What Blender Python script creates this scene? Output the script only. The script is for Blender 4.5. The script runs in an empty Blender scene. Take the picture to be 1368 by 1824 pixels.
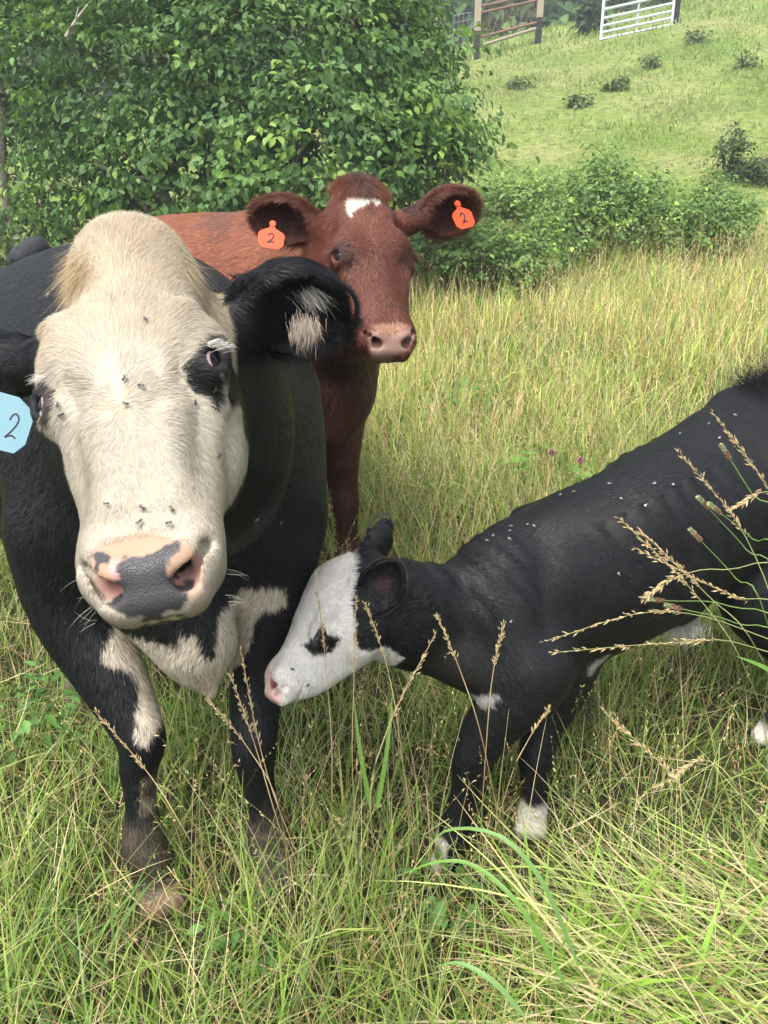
import bpy, math
import numpy as np
from mathutils import Vector

# ---------------------------------------------------------------- camera, sky, sun, exposure
SC = bpy.context.scene
COL = SC.collection
PITCH = math.radians(20.0)
CAM = np.array([0.0, 0.0, 1.5])
FPX = 1369.0                       # focal length in pixels of the 1368 x 1824 photograph
cam_d = bpy.data.cameras.new('camera')
cam_d.sensor_fit = 'VERTICAL'
cam_d.sensor_height = 24.0
cam_d.lens = 24.0 * FPX / 1824.0
cam_d.clip_start = 0.05
cam_d.clip_end = 400.0
cam = bpy.data.objects.new('camera', cam_d)
COL.objects.link(cam)
cam.location = CAM
cam.rotation_euler = (math.pi / 2 - PITCH, 0, 0)
SC.camera = cam

SUN_EL, SUN_AZ = math.radians(62), math.radians(215)     # azimuth clockwise from +Y: sun high, behind and left of the camera
world = bpy.data.worlds.new('World')
SC.world = world
world.use_nodes = True
wn = world.node_tree
bg = wn.nodes['Background']
sky = wn.nodes.new('ShaderNodeTexSky')
sky.sky_type = 'NISHITA'
sky.sun_disc = False
sky.sun_elevation = SUN_EL
sky.sun_rotation = SUN_AZ
sky.air_density = 1.0
sky.dust_density = 4.0
sky.ozone_density = 0.6
hs = wn.nodes.new('ShaderNodeHueSaturation')   # thin bright overcast: far less blue than a clear sky
hs.inputs['Saturation'].default_value = 0.35
wn.links.new(sky.outputs[0], hs.inputs['Color'])
wn.links.new(hs.outputs[0], bg.inputs[0])
bg.inputs[1].default_value = 0.15
sd = bpy.data.lights.new('sun', 'SUN')
sd.energy = 1.5
sd.angle = math.radians(28)
sd.color = (1.0, 0.955, 0.88)
sun = bpy.data.objects.new('sun', sd)
COL.objects.link(sun)
sv = Vector((math.sin(SUN_AZ) * math.cos(SUN_EL), math.cos(SUN_AZ) * math.cos(SUN_EL), math.sin(SUN_EL)))
sun.rotation_euler = sv.to_track_quat('Z', 'Y').to_euler()
SC.view_settings.view_transform = 'Standard'
SC.view_settings.look = 'None'
SC.view_settings.gamma = 1.0
SC.view_settings.use_curve_mapping = False
SC.view_settings.exposure = 1.58
SC.cycles.max_bounces = 6
SC.cycles.diffuse_bounces = 3
SC.cycles.transmission_bounces = 3
SC.cycles.transparent_max_bounces = 4
SC.cycles.use_denoising = True

# ---------------------------------------------------------------- small helpers
CF = np.array([0, math.cos(PITCH), -math.sin(PITCH)])
CU = np.array([0, math.sin(PITCH), math.cos(PITCH)])
CR = np.array([1.0, 0, 0])
RNG = np.random.default_rng(7)


def P(px, py, d):
    """a place in the world: where the photograph's column and row lie at a depth of d metres"""
    return CAM + CR * ((px - 684) / FPX * d) + CU * ((912 - py) / FPX * d) + CF * d


def A3(*v):
    return np.array(v, float)


def nrm(v):
    v = np.asarray(v, float)
    return v / np.maximum(np.linalg.norm(v, axis=-1, keepdims=True), 1e-9)


_LAT = np.random.default_rng(3).random((32, 32, 32))


def vnoise(p, f=1.0, off=0.0):
    q = np.asarray(p) * f + off
    i = np.floor(q).astype(int)
    t = q - i
    t = t * t * (3 - 2 * t)
    i &= 31
    j = (i + 1) & 31
    x, y, z = t[..., 0], t[..., 1], t[..., 2]
    L = _LAT
    a = L[i[..., 0], i[..., 1], i[..., 2]] * (1 - x) + L[j[..., 0], i[..., 1], i[..., 2]] * x
    b = L[i[..., 0], j[..., 1], i[..., 2]] * (1 - x) + L[j[..., 0], j[..., 1], i[..., 2]] * x
    c = L[i[..., 0], i[..., 1], j[..., 2]] * (1 - x) + L[j[..., 0], i[..., 1], j[..., 2]] * x
    d = L[i[..., 0], j[..., 1], j[..., 2]] * (1 - x) + L[j[..., 0], j[..., 1], j[..., 2]] * x
    return ((a * (1 - y) + b * y) * (1 - z) + (c * (1 - y) + d * y) * z) * 2 - 1


def vnoise2(x, y, f=1.0, off=0.0):
    return vnoise(np.stack([x, y, np.zeros_like(x) + off * 0.37], -1), f, off)


def sstep(a, b, x):
    t = np.clip((x - a) / (b - a), 0, 1)
    return t * t * (3 - 2 * t)


def link(name, mesh, parent=None, mats=()):
    for m in mats:
        mesh.materials.append(m)
    o = bpy.data.objects.new(name, mesh)
    COL.objects.link(o)
    if parent is not None:
        o.parent = parent
    return o


def tag(o, label=None, cat=None, group=None, kind=None):
    if label: o['label'] = label
    if cat: o['category'] = cat
    if group: o['group'] = group
    if kind: o['kind'] = kind
    return o


def empty(name, loc=(0, 0, 0)):
    o = bpy.data.objects.new(name, None)
    o.empty_display_size = 0.1
    COL.objects.link(o)
    o.location = loc
    return o


def npmesh(name, V, F, smooth=True, colors=None, nloop=None, normals=None, attrs=None, matidx=None):
    """mesh from numpy arrays; F is (n,3) or (n,4), or a flat list of loops with nloop counts"""
    me = bpy.data.meshes.new(name)
    V = np.asarray(V, np.float32)
    me.vertices.add(len(V))
    me.vertices.foreach_set('co', V.ravel())
    if nloop is None:
        F = np.asarray(F, np.int32)
        k = F.shape[1]
        n = len(F)
        starts = np.arange(n, dtype=np.int32) * k
        flat = F.ravel()
    else:
        flat = np.asarray(F, np.int32)
        nloop = np.asarray(nloop, np.int32)
        n = len(nloop)
        starts = np.concatenate([[0], np.cumsum(nloop)[:-1]]).astype(np.int32)
    me.loops.add(len(flat))
    me.loops.foreach_set('vertex_index', flat)
    me.polygons.add(n)
    me.polygons.foreach_set('loop_start', starts)
    if matidx is not None:
        me.polygons.foreach_set('material_index', np.asarray(matidx, np.int32))
    me.update(calc_edges=True)
    if smooth:
        me.shade_smooth()
    else:
        me.shade_flat()
    if colors is not None:
        a = me.color_attributes.new('Col', 'FLOAT_COLOR', 'POINT')
        c = np.ones((len(V), 4), np.float32)
        c[:, :3] = colors
        a.data.foreach_set('color', c.ravel())
    for nm, val in (attrs or {}).items():
        a = me.attributes.new(nm, 'FLOAT', 'POINT')
        a.data.foreach_set('value', np.asarray(val, np.float32))
    if normals is not None:
        me.normals_split_custom_set_from_vertices(np.asarray(normals, np.float32))
    return me


def local(me, origin):
    """move the mesh so that its object's origin sits at a world point"""
    n = len(me.vertices)
    co = np.empty(n * 3, np.float32)
    me.vertices.foreach_get('co', co)
    co = co.reshape(-1, 3) - np.asarray(origin, np.float32)
    me.vertices.foreach_set('co', co.ravel())
    return me


def mat(name, color=(0.5, 0.5, 0.5), rough=0.7, spec=0.3, attr=None, bump=None, metal=0.0, var=None, trans=None, sheen=None, coat=None):
    m = bpy.data.materials.new(name)
    m.use_nodes = True
    nt = m.node_tree
    b = nt.nodes['Principled BSDF']
    b.inputs['Roughness'].default_value = rough
    b.inputs['Specular IOR Level'].default_value = spec
    b.inputs['Metallic'].default_value = metal
    b.inputs['Base Color'].default_value = (*color, 1)
    src = None
    if attr:
        at = nt.nodes.new('ShaderNodeAttribute')
        at.attribute_name = attr
        src = at.outputs['Color']
    if var:                                            # (scale, amount, second colour)
        tc = nt.nodes.new('ShaderNodeTexCoord')
        nz = nt.nodes.new('ShaderNodeTexNoise')
        nz.inputs['Scale'].default_value = var[0]
        nz.inputs['Detail'].default_value = 6
        nt.links.new(tc.outputs['Object'], nz.inputs['Vector'])
        mr = nt.nodes.new('ShaderNodeMapRange')
        mr.inputs[1].default_value = 0.35
        mr.inputs[2].default_value = 0.65
        mr.inputs[4].default_value = var[1]
        nt.links.new(nz.outputs[0], mr.inputs[0])
        mx = nt.nodes.new('ShaderNodeMix')
        mx.data_type = 'RGBA'
        nt.links.new(mr.outputs[0], mx.inputs[0])
        if src is not None:
            nt.links.new(src, mx.inputs[6])
        else:
            mx.inputs[6].default_value = (*color, 1)
        mx.inputs[7].default_value = (*var[2], 1)
        src = mx.outputs[2]
    if src is not None:
        nt.links.new(src, b.inputs['Base Color'])
    if bump:                                           # (scale, strength, distance)
        tc = nt.nodes.new('ShaderNodeTexCoord')
        nz = nt.nodes.new('ShaderNodeTexNoise')
        nz.inputs['Scale'].default_value = bump[0]
        nz.inputs['Detail'].default_value = 5
        nt.links.new(tc.outputs['Object'], nz.inputs['Vector'])
        bp = nt.nodes.new('ShaderNodeBump')
        bp.inputs['Strength'].default_value = bump[1]
        bp.inputs['Distance'].default_value = bump[2]
        nt.links.new(nz.outputs[0], bp.inputs['Height'])
        nt.links.new(bp.outputs[0], b.inputs['Normal'])
    if sheen:
        b.inputs['Sheen Weight'].default_value = sheen
        b.inputs['Sheen Roughness'].default_value = 0.5
    if coat:
        b.inputs['Coat Weight'].default_value = coat
        b.inputs['Coat Roughness'].default_value = 0.05
    if trans:                                          # thin leaf: part of the light goes through
        tr = nt.nodes.new('ShaderNodeBsdfTranslucent')
        ms = nt.nodes.new('ShaderNodeMixShader')
        ms.inputs[0].default_value = trans
        if src is not None:
            nt.links.new(src, tr.inputs[0])
        else:
            tr.inputs[0].default_value = (*color, 1)
        nt.links.new(b.outputs[0], ms.inputs[1])
        nt.links.new(tr.outputs[0], ms.inputs[2])
        nt.links.new(ms.outputs[0], nt.nodes['Material Output'].inputs['Surface'])
    return m


def lerp_in(x, xs, ys):
    """smooth (Catmull-Rom) interpolation of a table"""
    xs = np.asarray(xs, float)
    ys = np.asarray(ys, float)
    m = np.gradient(ys, xs)
    i = np.clip(np.searchsorted(xs, x) - 1, 0, len(xs) - 2)
    h = xs[i + 1] - xs[i]
    t = np.clip((x - xs[i]) / h, 0, 1)
    return ((2 * t**3 - 3 * t**2 + 1) * ys[i] + (t**3 - 2 * t**2 + t) * h * m[i]
            + (-2 * t**3 + 3 * t**2) * ys[i + 1] + (t**3 - t**2) * h * m[i + 1])


# ---------------------------------------------------------------- bodies as one blended surface
class Frame:
    """head frame: y runs from the poll to the muzzle, z out of the face, x across"""
    def __init__(s, A, B, zhint, flip=False):
        s.o = np.asarray(A, float)
        s.L = np.linalg.norm(B - A)
        s.y = (B - A) / s.L
        z = np.asarray(zhint, float)
        s.z = nrm(z - s.y * (z @ s.y))
        s.x = np.cross(s.z, s.y)
        if flip: s.x = -s.x
        s.M = np.stack([s.x, s.y, s.z])

    def w(s, x, y, z):
        return s.o + s.x * x + s.y * y + s.z * z

    def loc(s, p):
        return (p - s.o) @ s.M.T

    def ray(s, px, py, z=0.0):
        """local x, y where the photograph's pixel meets the plane z = const of the face"""
        d = P(px, py, 1.0) - CAM
        t = ((s.o + s.z * z - CAM) @ s.z) / (d @ s.z)
        q = s.loc((CAM + d * t)[None])[0]
        return q[0], q[1]


def ecaps(a, b, ra, rb, up=(0, 0, 1), n=2.0):
    """limb or trunk piece between a and b; ra, rb = radius or (across, up) half sizes"""
    a = np.asarray(a, float); b = np.asarray(b, float)
    ra = (ra, ra) if np.isscalar(ra) else ra
    rb = (rb, rb) if np.isscalar(rb) else rb
    ax = b - a
    L = max(np.linalg.norm(ax), 1e-6)
    ax = ax / L
    up = np.asarray(up, float)
    if abs(up @ ax) > 0.98: up = np.array([0, 1.0, 0])
    sd_ = nrm(np.cross(ax, up)); u = np.cross(sd_, ax)

    def f(p):
        q = p - a
        s = q @ ax
        t = np.clip(s / L, 0, 1)
        x = q @ sd_; y = q @ u; z = s - t * L
        rx = ra[0] + (rb[0] - ra[0]) * t
        ry = ra[1] + (rb[1] - ra[1]) * t
        rm = np.minimum(rx, ry)
        k = np.sqrt((x / rx)**2 + (y / ry)**2 + (z / rm)**2)
        g = np.sqrt((x / rx**2)**2 + (y / ry**2)**2 + (z / rm**2)**2)
        return np.where(k > 0.3, k * (k - 1) / np.maximum(g, 1e-6), (k - 1) * rm)
    c = (a + b) / 2
    R = L / 2 + max(ra[0], ra[1], rb[0], rb[1])
    return f, c, R


def ell(c, r, M=None):
    """ellipsoid; M rows are its axes"""
    c = np.asarray(c, float); r = np.asarray(r, float)
    M = np.eye(3) if M is None else np.asarray(M, float)

    def f(p):
        q = ((p - c) @ M.T) / r
        k = np.linalg.norm(q, axis=-1)
        return (k - 1) * r.min() if r.min() / r.max() > 0.6 else k * (k - 1) / np.maximum(np.linalg.norm(q / r, axis=-1), 1e-6)
    return f, c, r.max()


def loft(fr, ys, w, zf, zb, n, rr):
    def f(p):
        q = fr.loc(p)
        y = np.clip(q[..., 1], ys[0], ys[-1])
        W = lerp_in(y, ys, w) - rr
        F_ = lerp_in(y, ys, zf); B_ = lerp_in(y, ys, zb)
        N = np.interp(y, ys, n)
        H = np.maximum((F_ - B_) / 2 - rr, 0.45 * W)
        zc = q[..., 2] - (F_ + B_) / 2
        k = np.maximum((np.abs(q[..., 0] / W)**N + np.abs(zc / H)**N)**(1 / N), 1e-4)
        gx = (np.abs(q[..., 0] / W) / k)**(N - 1) / W
        gz = (np.abs(zc / H) / k)**(N - 1) / H
        d = (k - 1) / np.maximum(np.hypot(gx, gz), 1 / np.maximum(W, H))
        dy = np.abs(q[..., 1] - y)
        d = np.where(dy > 0, np.sqrt(np.maximum(d, 0)**2 + dy**2), d)
        return d - rr
    c = fr.w(0, (ys[0] + ys[-1]) / 2, (min(zb) + max(zf)) / 2)
    return f, c, (ys[-1] - ys[0]) / 2 + 0.2


def cup(c, r, M, depth, wall, taper=(0.0, 0.0)):
    """ear: flattened ellipsoid hollowed from one side (axis 2 of M is the open side)"""
    c = np.asarray(c, float); M = np.asarray(M, float); r = np.asarray(r, float)
    fo = ell(c, r, M)[0]
    fi = ell(c + M[2] * depth - M[0] * 0.0, r - wall, M)[0]

    def f(p):
        t = ((p - c) @ M[0]) / r[0]
        s_ = 1 - taper[0] * np.clip(-t, 0, 1)**2 - taper[1] * np.clip(t, 0, 1)**2
        p = p + M[1] * (((p - c) @ M[1]) * (1 / s_ - 1))[..., None]
        a = fo(p); b = -fi(p)
        k = 0.008
        h = np.clip(0.5 + 0.5 * (a - b) / k, 0, 1)
        return b + (a - b) * h + k * h * (1 - h)
    return f, c, r.max()


class Body:
    def __init__(s):
        s.ops = []

    def add(s, prim, k=0.03):
        s.ops.append((prim, k, 1)); return s

    def cut(s, prim, k=0.01):
        s.ops.append((prim, k, -1)); return s

    def pair(s, fr, fn, k=0.02, cut=False):
        for sx in (-1, 1):
            (s.cut if cut else s.add)(fn(sx), k)
        return s

    def chain(s, pts, rs, k=0.03, up=(0, 0, 1), sub=3):
        pts = np.asarray(pts, float)
        rs = np.array([(r, r) if np.isscalar(r) else r for r in rs], float)
        n = len(pts)
        t = np.arange(n)
        tt = np.linspace(0, n - 1, (n - 1) * sub + 1)
        Q = np.stack([lerp_in(tt, t, pts[:, i]) for i in range(3)], -1)
        R = np.stack([lerp_in(tt, t, rs[:, i]) for i in range(2)], -1)
        for i in range(len(Q) - 1):
            s.add(ecaps(Q[i], Q[i + 1], tuple(R[i]), tuple(R[i + 1]), up), k if i == 0 else 0.35 * R[i].min())
        return s

    def eval_blocks(s, pts, centers, R):
        """pts (nb, m, 3)"""
        D = np.full(pts.shape[:2], 0.5)
        for (f, c, r), k, sg in s.ops:
            dist = np.linalg.norm(centers - c, axis=-1)
            sel = np.nonzero(dist < r * 1.05 + R + k + 0.02)[0]
            if len(sel) == 0: continue
            d = f(pts[sel].reshape(-1, 3)).reshape(len(sel), -1)
            o = D[sel]
            if sg > 0:
                h = np.clip(0.5 + 0.5 * (o - d) / k, 0, 1)
                D[sel] = o + (d - o) * h - k * h * (1 - h)
            else:
                e = -d
                h = np.clip(0.5 - 0.5 * (o - e) / k, 0, 1)
                D[sel] = o + (e - o) * h + k * h * (1 - h)
        return D

    def mesh(s, lo, hi, vox, keep=None, B=8):
        """surface nets over the blocks the surface passes through"""
        lo = np.floor(np.asarray(lo) / vox) * vox
        bs = B * vox
        nb = np.ceil((np.asarray(hi) - lo) / bs).astype(int)
        g = np.stack(np.meshgrid(*[np.arange(k) for k in nb], indexing='ij'), -1).reshape(-1, 3)
        cen = lo + (g + 0.5) * bs
        R = bs * 0.87
        Dc = np.concatenate([s.eval_blocks(cen[i:i + 4000, None], cen[i:i + 4000], 0.15)[:, 0] for i in range(0, len(cen), 4000)])
        sel = np.abs(Dc) < R * 1.25 + 0.012
        if keep is not None:
            sel &= keep(cen, R)
        g = g[sel]; cen = cen[sel]
        o = np.stack(np.meshgrid(*[np.arange(B + 1)] * 3, indexing='ij'), -1).reshape(-1, 3)
        VP, VK, QS = [], [], []
        N = (nb * B + 4).astype(np.int64)

        def key(c):
            return (c[..., 0] * N[1] + c[..., 1]) * N[2] + c[..., 2]
        for i in range(0, len(g), 700):
            gg = g[i:i + 700]
            base = gg * B
            pts = lo + (base[:, None, :] + o[None]) * vox
            D = s.eval_blocks(pts, cen[i:i + 700], R).reshape(-1, B + 1, B + 1, B + 1)
            S = D < 0
            c0 = S[:, :-1, :-1, :-1].astype(np.int8)
            cnt = sum(S[:, a:B + a, b:B + b, c:B + c].astype(np.int8) for a in (0, 1) for b in (0, 1) for c in (0, 1))
            act = (cnt > 0) & (cnt < 8)
            bi, x, y, z = np.nonzero(act)
            if len(bi) == 0: continue
            acc = np.zeros((len(bi), 3)); w = np.zeros(len(bi))
            cor = [(a, b, c) for a in (0, 1) for b in (0, 1) for c in (0, 1)]
            for u in range(8):
                for v in range(u + 1, 8):
                    A_, B_ = np.array(cor[u]), np.array(cor[v])
                    if np.abs(A_ - B_).sum() != 1: continue
                    da = D[bi, x + A_[0], y + A_[1], z + A_[2]]
                    db = D[bi, x + B_[0], y + B_[1], z + B_[2]]
                    cr = (da < 0) != (db < 0)
                    t = np.where(cr, da / np.where(cr, da - db, 1), 0)
                    acc += cr[:, None] * (A_ + (B_ - A_) * t[:, None])
                    w += cr
            cell = base[bi] + np.stack([x, y, z], -1)
            VP.append(lo + (cell + acc / w[:, None]) * vox)
            VK.append(key(cell))
            for ax in range(3):
                e = np.eye(3, dtype=int)[ax]
                S0 = S[:, :B, :B, :B]
                S1 = S[:, e[0]:B + e[0], e[1]:B + e[1], e[2]:B + e[2]]
                bi2, x2, y2, z2 = np.nonzero(S0 != S1)
                if len(bi2) == 0: continue
                c = base[bi2] + np.stack([x2, y2, z2], -1)
                e1 = np.eye(3, dtype=int)[(ax + 1) % 3]; e2 = np.eye(3, dtype=int)[(ax + 2) % 3]
                q = np.stack([key(c - e1 - e2), key(c - e2), key(c), key(c - e1)], -1)
                inside = S0[bi2, x2, y2, z2]
                q = np.where(inside[:, None], q, q[:, ::-1])
                QS.append(q)
        V = np.concatenate(VP); K = np.concatenate(VK); Q = np.concatenate(QS)
        srt = np.argsort(K)
        Ks = K[srt]
        j = np.clip(np.searchsorted(Ks, Q), 0, len(Ks) - 1)
        ok = (Ks[j] == Q).all(1)
        F = srt[j[ok]]
        used = np.zeros(len(V), bool); used[F.ravel()] = True
        re = np.cumsum(used) - 1
        return V[used], re[F]


def vert_normals(V, F):
    n = np.cross(V[F[:, 2]] - V[F[:, 0]], V[F[:, 3]] - V[F[:, 1]])
    N = np.zeros_like(V)
    for k in range(4):
        for i in range(3):
            N[:, i] += np.bincount(F[:, k], n[:, i], len(V))
    return nrm(N)


def relax(V, F, it=1, amt=0.5):
    for _ in range(it):
        acc = np.zeros_like(V); c = np.zeros(len(V))
        for a in range(4):
            b = F[:, (a + 1) % 4]; q = F[:, a]
            for i in range(3):
                acc[:, i] += np.bincount(q, V[b, i], len(V)) + np.bincount(b, V[q, i], len(V))
            c += np.bincount(q, minlength=len(V)) + np.bincount(b, minlength=len(V))
        V = V + (acc / np.maximum(c, 1)[:, None] - V) * amt
    return V


def merge(parts):
    V = np.concatenate([p[0] for p in parts])
    off = np.cumsum([0] + [len(p[0]) for p in parts[:-1]])
    F = np.concatenate([p[1] + o for p, o in zip(parts, off)])
    return V, F


def hair(name, V, F, N, dens, length, width, dirfn, colfn, lift, material, parent, origin, seed=1, nseg=3, curl=0.15, tilt=0.5, clump=0.0, cs=60.0, vary=0.12):
    """short coat: thin ribbons lying on the skin.
    dens(pos, nor) hairs per square metre; length/lift(pos) metres / 0..1; dirfn(pos, nor) -> direction; colfn(pos) -> rgb"""
    r = np.random.default_rng(seed)
    P0, P1, P2, P3 = (V[F[:, k]] for k in range(4))
    cen = (P0 + P1 + P2 + P3) / 4
    fn = np.cross(P2 - P0, P3 - P1)
    area = np.linalg.norm(fn, axis=1) / 2
    fn = nrm(fn)
    d = dens(cen, fn) * area
    view = (nrm(CAM - cen) * fn).sum(1)
    d = d * sstep(-0.45, -0.1, view)
    n = r.poisson(d)
    idx = np.repeat(np.arange(len(F)), n)
    if len(idx) == 0: return None
    a = r.random((len(idx), 1)); b = r.random((len(idx), 1))
    pos = (P0[idx] * (1 - a) + P1[idx] * a) * (1 - b) + (P3[idx] * (1 - a) + P2[idx] * a) * b
    n0, n1, n2, n3 = (N[F[idx, k]] for k in range(4))
    nor = nrm((n0 * (1 - a) + n1 * a) * (1 - b) + (n3 * (1 - a) + n2 * a) * b)
    dr = dirfn(pos, nor)
    jit = r.normal(size=pos.shape) * curl
    if clump:
        cl = np.stack([vnoise(pos, cs, 3.1), vnoise(pos, cs, 11.7), vnoise(pos, cs, 23.3)], -1)
        jit = jit + cl * clump
    dr = nrm(dr) + jit
    dr = nrm(dr - nor * (dr * nor).sum(1, keepdims=True))
    sd_ = np.cross(nor, dr)
    L = (length(pos) * (0.7 + 0.6 * r.random(len(pos))))[:, None]
    W = (width(pos) if callable(width) else np.full(len(pos), width))[:, None] * (0.7 + 0.6 * r.random((len(pos), 1)))
    lf = lift(pos)[:, None] * (0.6 + 0.8 * r.random((len(pos), 1)))
    bend = r.normal(size=(len(pos), 1)) * curl
    m = nseg
    rows = []
    for k in range(m + 1):
        t = k / m
        q = pos + dr * (L * t) + nor * (L * lf * (t - 0.45 * t * t)) + sd_ * (L * bend * t * t)
        wk = W * (1 - t**1.5 * 0.92) * 0.5
        rows.append(q - sd_ * wk); rows.append(q + sd_ * wk)
    HV = np.stack(rows, 1)
    nv = 2 * (m + 1)
    base = (np.arange(len(pos)) * nv)[:, None]
    Fs = np.concatenate([base + np.array([[2 * k, 2 * k + 2, 2 * k + 3, 2 * k + 1]]) for k in range(m)], 0)
    c = colfn(pos) * (1 + r.normal(size=(len(pos), 1)) * vary)
    C = np.repeat(np.clip(c, 0.0005, 1), nv, 0)
    NN = nrm(nor + sd_ * r.normal(size=(len(pos), 1)) * tilt + dr * (r.normal(size=(len(pos), 1)) * tilt * 0.5 + 0.1))
    NN = np.repeat(NN, nv, 0)
    HVf = HV.reshape(-1, 3) - np.asarray(origin)
    me = npmesh(name, HVf, Fs, True, C, normals=NN)
    return link(name, me, parent, (material,))


def strands(name, roots, dirs, length, width, droop, color, material, parent, origin, seed=1, nseg=5, curl=0.3, vary=0.15):
    """free standing hairs (lashes, forelock, whiskers): each a curved tapered three-sided strand"""
    r = np.random.default_rng(seed)
    n = len(roots)
    d = nrm(dirs)
    L = (np.broadcast_to(length, (n,)) * (0.6 + 0.6 * r.random(n)))[:, None]
    W = np.broadcast_to(width, (n,))[:, None]
    side = nrm(np.cross(d, r.normal(size=(n, 3))))
    s2 = np.cross(d, side)
    b1 = r.normal(size=(n, 1)) * curl; b2 = r.normal(size=(n, 1)) * curl
    dr = np.broadcast_to(np.asarray(droop, float), (n, 3))
    rows = []
    for k in range(nseg + 1):
        t = k / nseg
        q = roots + d * L * t + (side * b1 + s2 * b2 + dr) * L * t * t
        w = W * (1 - t**2 * 0.9) * 0.5
        for a in range(3):
            an = a * 2.0944
            rows.append(q + (side * math.cos(an) + s2 * math.sin(an)) * w)
    HV = np.stack(rows, 1)
    nv = 3 * (nseg + 1)
    base = (np.arange(n) * nv)[:, None]
    Fs = []
    for k in range(nseg):
        for a in range(3):
            b = (a + 1) % 3
            Fs.append(base + np.array([[3 * k + a, 3 * k + b, 3 * k + 3 + b, 3 * k + 3 + a]]))
    Fs = np.concatenate(Fs, 0)
    col = np.broadcast_to(np.asarray(color, float), (n, 3)) * (1 + r.normal(size=(n, 1)) * vary)
    C = np.repeat(np.clip(col, 0.0005, 1), nv, 0)
    me = npmesh(name, HV.reshape(-1, 3) - np.asarray(origin), Fs, True, C)
    return link(name, me, parent, (material,))


def poly_sd(x, y, poly):
    """signed distance to a polygon, positive inside"""
    poly = np.asarray(poly, float)
    d = np.full(x.shape, 1e9)
    ins = np.zeros(x.shape, bool)
    n = len(poly)
    for i in range(n):
        ax, ay = poly[i]; bx, by = poly[(i + 1) % n]
        ex, ey = bx - ax, by - ay
        t = np.clip(((x - ax) * ex + (y - ay) * ey) / (ex * ex + ey * ey + 1e-12), 0, 1)
        d = np.minimum(d, np.hypot(x - ax - ex * t, y - ay - ey * t))
        c = ((ay > y) != (by > y)) & (x < (bx - ax) * (y - ay) / ((by - ay) if by != ay else 1e-9) + ax)
        ins ^= c
    return np.where(ins, d, -d)
# ---------------------------------------------------------------- materials of the animals
M_COAT = mat('short coat', rough=0.62, spec=0.25, attr='Col', bump=(220, 0.25, 0.002))
M_HAIR = mat('coat hair', rough=0.48, spec=0.26, attr='Col')
M_EYE = mat('eye', rough=0.03, spec=0.12, attr='Col')


def skin_material(name, wetscale=420.0):
    """coat colour from the attribute; bare wet skin (attribute Wet) is smoother and pebbled"""
    m = mat(name, rough=0.62, spec=0.22, attr='Col')
    nt = m.node_tree
    b = nt.nodes['Principled BSDF']
    at = nt.nodes.new('ShaderNodeAttribute'); at.attribute_name = 'Wet'
    mr = nt.nodes.new('ShaderNodeMapRange')
    mr.inputs[3].default_value = 0.66; mr.inputs[4].default_value = 0.30
    nt.links.new(at.outputs['Fac'], mr.inputs[0]); nt.links.new(mr.outputs[0], b.inputs['Roughness'])
    tc = nt.nodes.new('ShaderNodeTexCoord')
    vo = nt.nodes.new('ShaderNodeTexVoronoi'); vo.inputs['Scale'].default_value = wetscale
    nt.links.new(tc.outputs['Object'], vo.inputs['Vector'])
    nz = nt.nodes.new('ShaderNodeTexNoise'); nz.inputs['Scale'].default_value = 180; nz.inputs['Detail'].default_value = 5
    nt.links.new(tc.outputs['Object'], nz.inputs['Vector'])
    mx = nt.nodes.new('ShaderNodeMix')
    nt.links.new(at.outputs['Fac'], mx.inputs[0]); nt.links.new(nz.outputs[0], mx.inputs[2]); nt.links.new(vo.outputs['Distance'], mx.inputs[3])
    inv = nt.nodes.new('ShaderNodeMath'); inv.operation = 'MULTIPLY_ADD'
    inv.inputs[1].default_value = 1.0; inv.inputs[2].default_value = 0.0
    nt.links.new(mx.outputs[0], inv.inputs[0])
    bp = nt.nodes.new('ShaderNodeBump'); bp.inputs['Strength'].default_value = 0.45; bp.inputs['Distance'].default_value = 0.0014
    nt.links.new(inv.outputs[0], bp.inputs['Height']); nt.links.new(bp.outputs[0], b.inputs['Normal'])
    return m


M_SKIN = skin_material('skin and coat')


def blend(c, w, col):
    w = np.clip(w, 0, 1)[..., None]
    return c * (1 - w) + np.array(col, float) * w


def eyeball(parent, origin, center, look, r, iris, pupil_tilt, sclera, sideways, name='eye', lim=0.80):
    """round eye; look = where the pupil faces; sideways = long axis of the oval pupil"""
    n, m = 40, 56
    th = np.linspace(0, np.pi, n); ph = np.linspace(0, 2 * np.pi, m, endpoint=False)
    T, H = np.meshgrid(th, ph, indexing='ij')
    z = nrm(look); s_ = nrm(np.asarray(sideways) - z * (np.asarray(sideways) @ z)); u = np.cross(z, s_)
    D = (np.cos(T)[..., None] * z + (np.sin(T) * np.cos(H))[..., None] * s_ + (np.sin(T) * np.sin(H))[..., None] * u).reshape(-1, 3)
    V = center + D * r - np.asarray(origin)
    F = []
    i, j = np.meshgrid(np.arange(n - 1), np.arange(m), indexing='ij')
    F = np.stack([i * m + j, (i + 1) * m + j, (i + 1) * m + (j + 1) % m, i * m + (j + 1) % m], -1).reshape(-1, 4)
    a = D @ s_; b = D @ u; c = D @ z
    col = np.tile(np.array(sclera, float), (len(D), 1))
    ang = np.arccos(np.clip(c, -1, 1))
    col = blend(col, 1 - sstep(lim - 0.06, lim + 0.02, ang), iris)
    pu = np.sqrt((a / 0.42)**2 + (b / 0.25)**2)
    col = blend(col, (1 - sstep(0.9, 1.05, pu)) * (c > 0), (0.004, 0.005, 0.008))
    me = npmesh(name, V, F, True, col)
    return link(name, me, parent, (M_EYE,))


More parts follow.
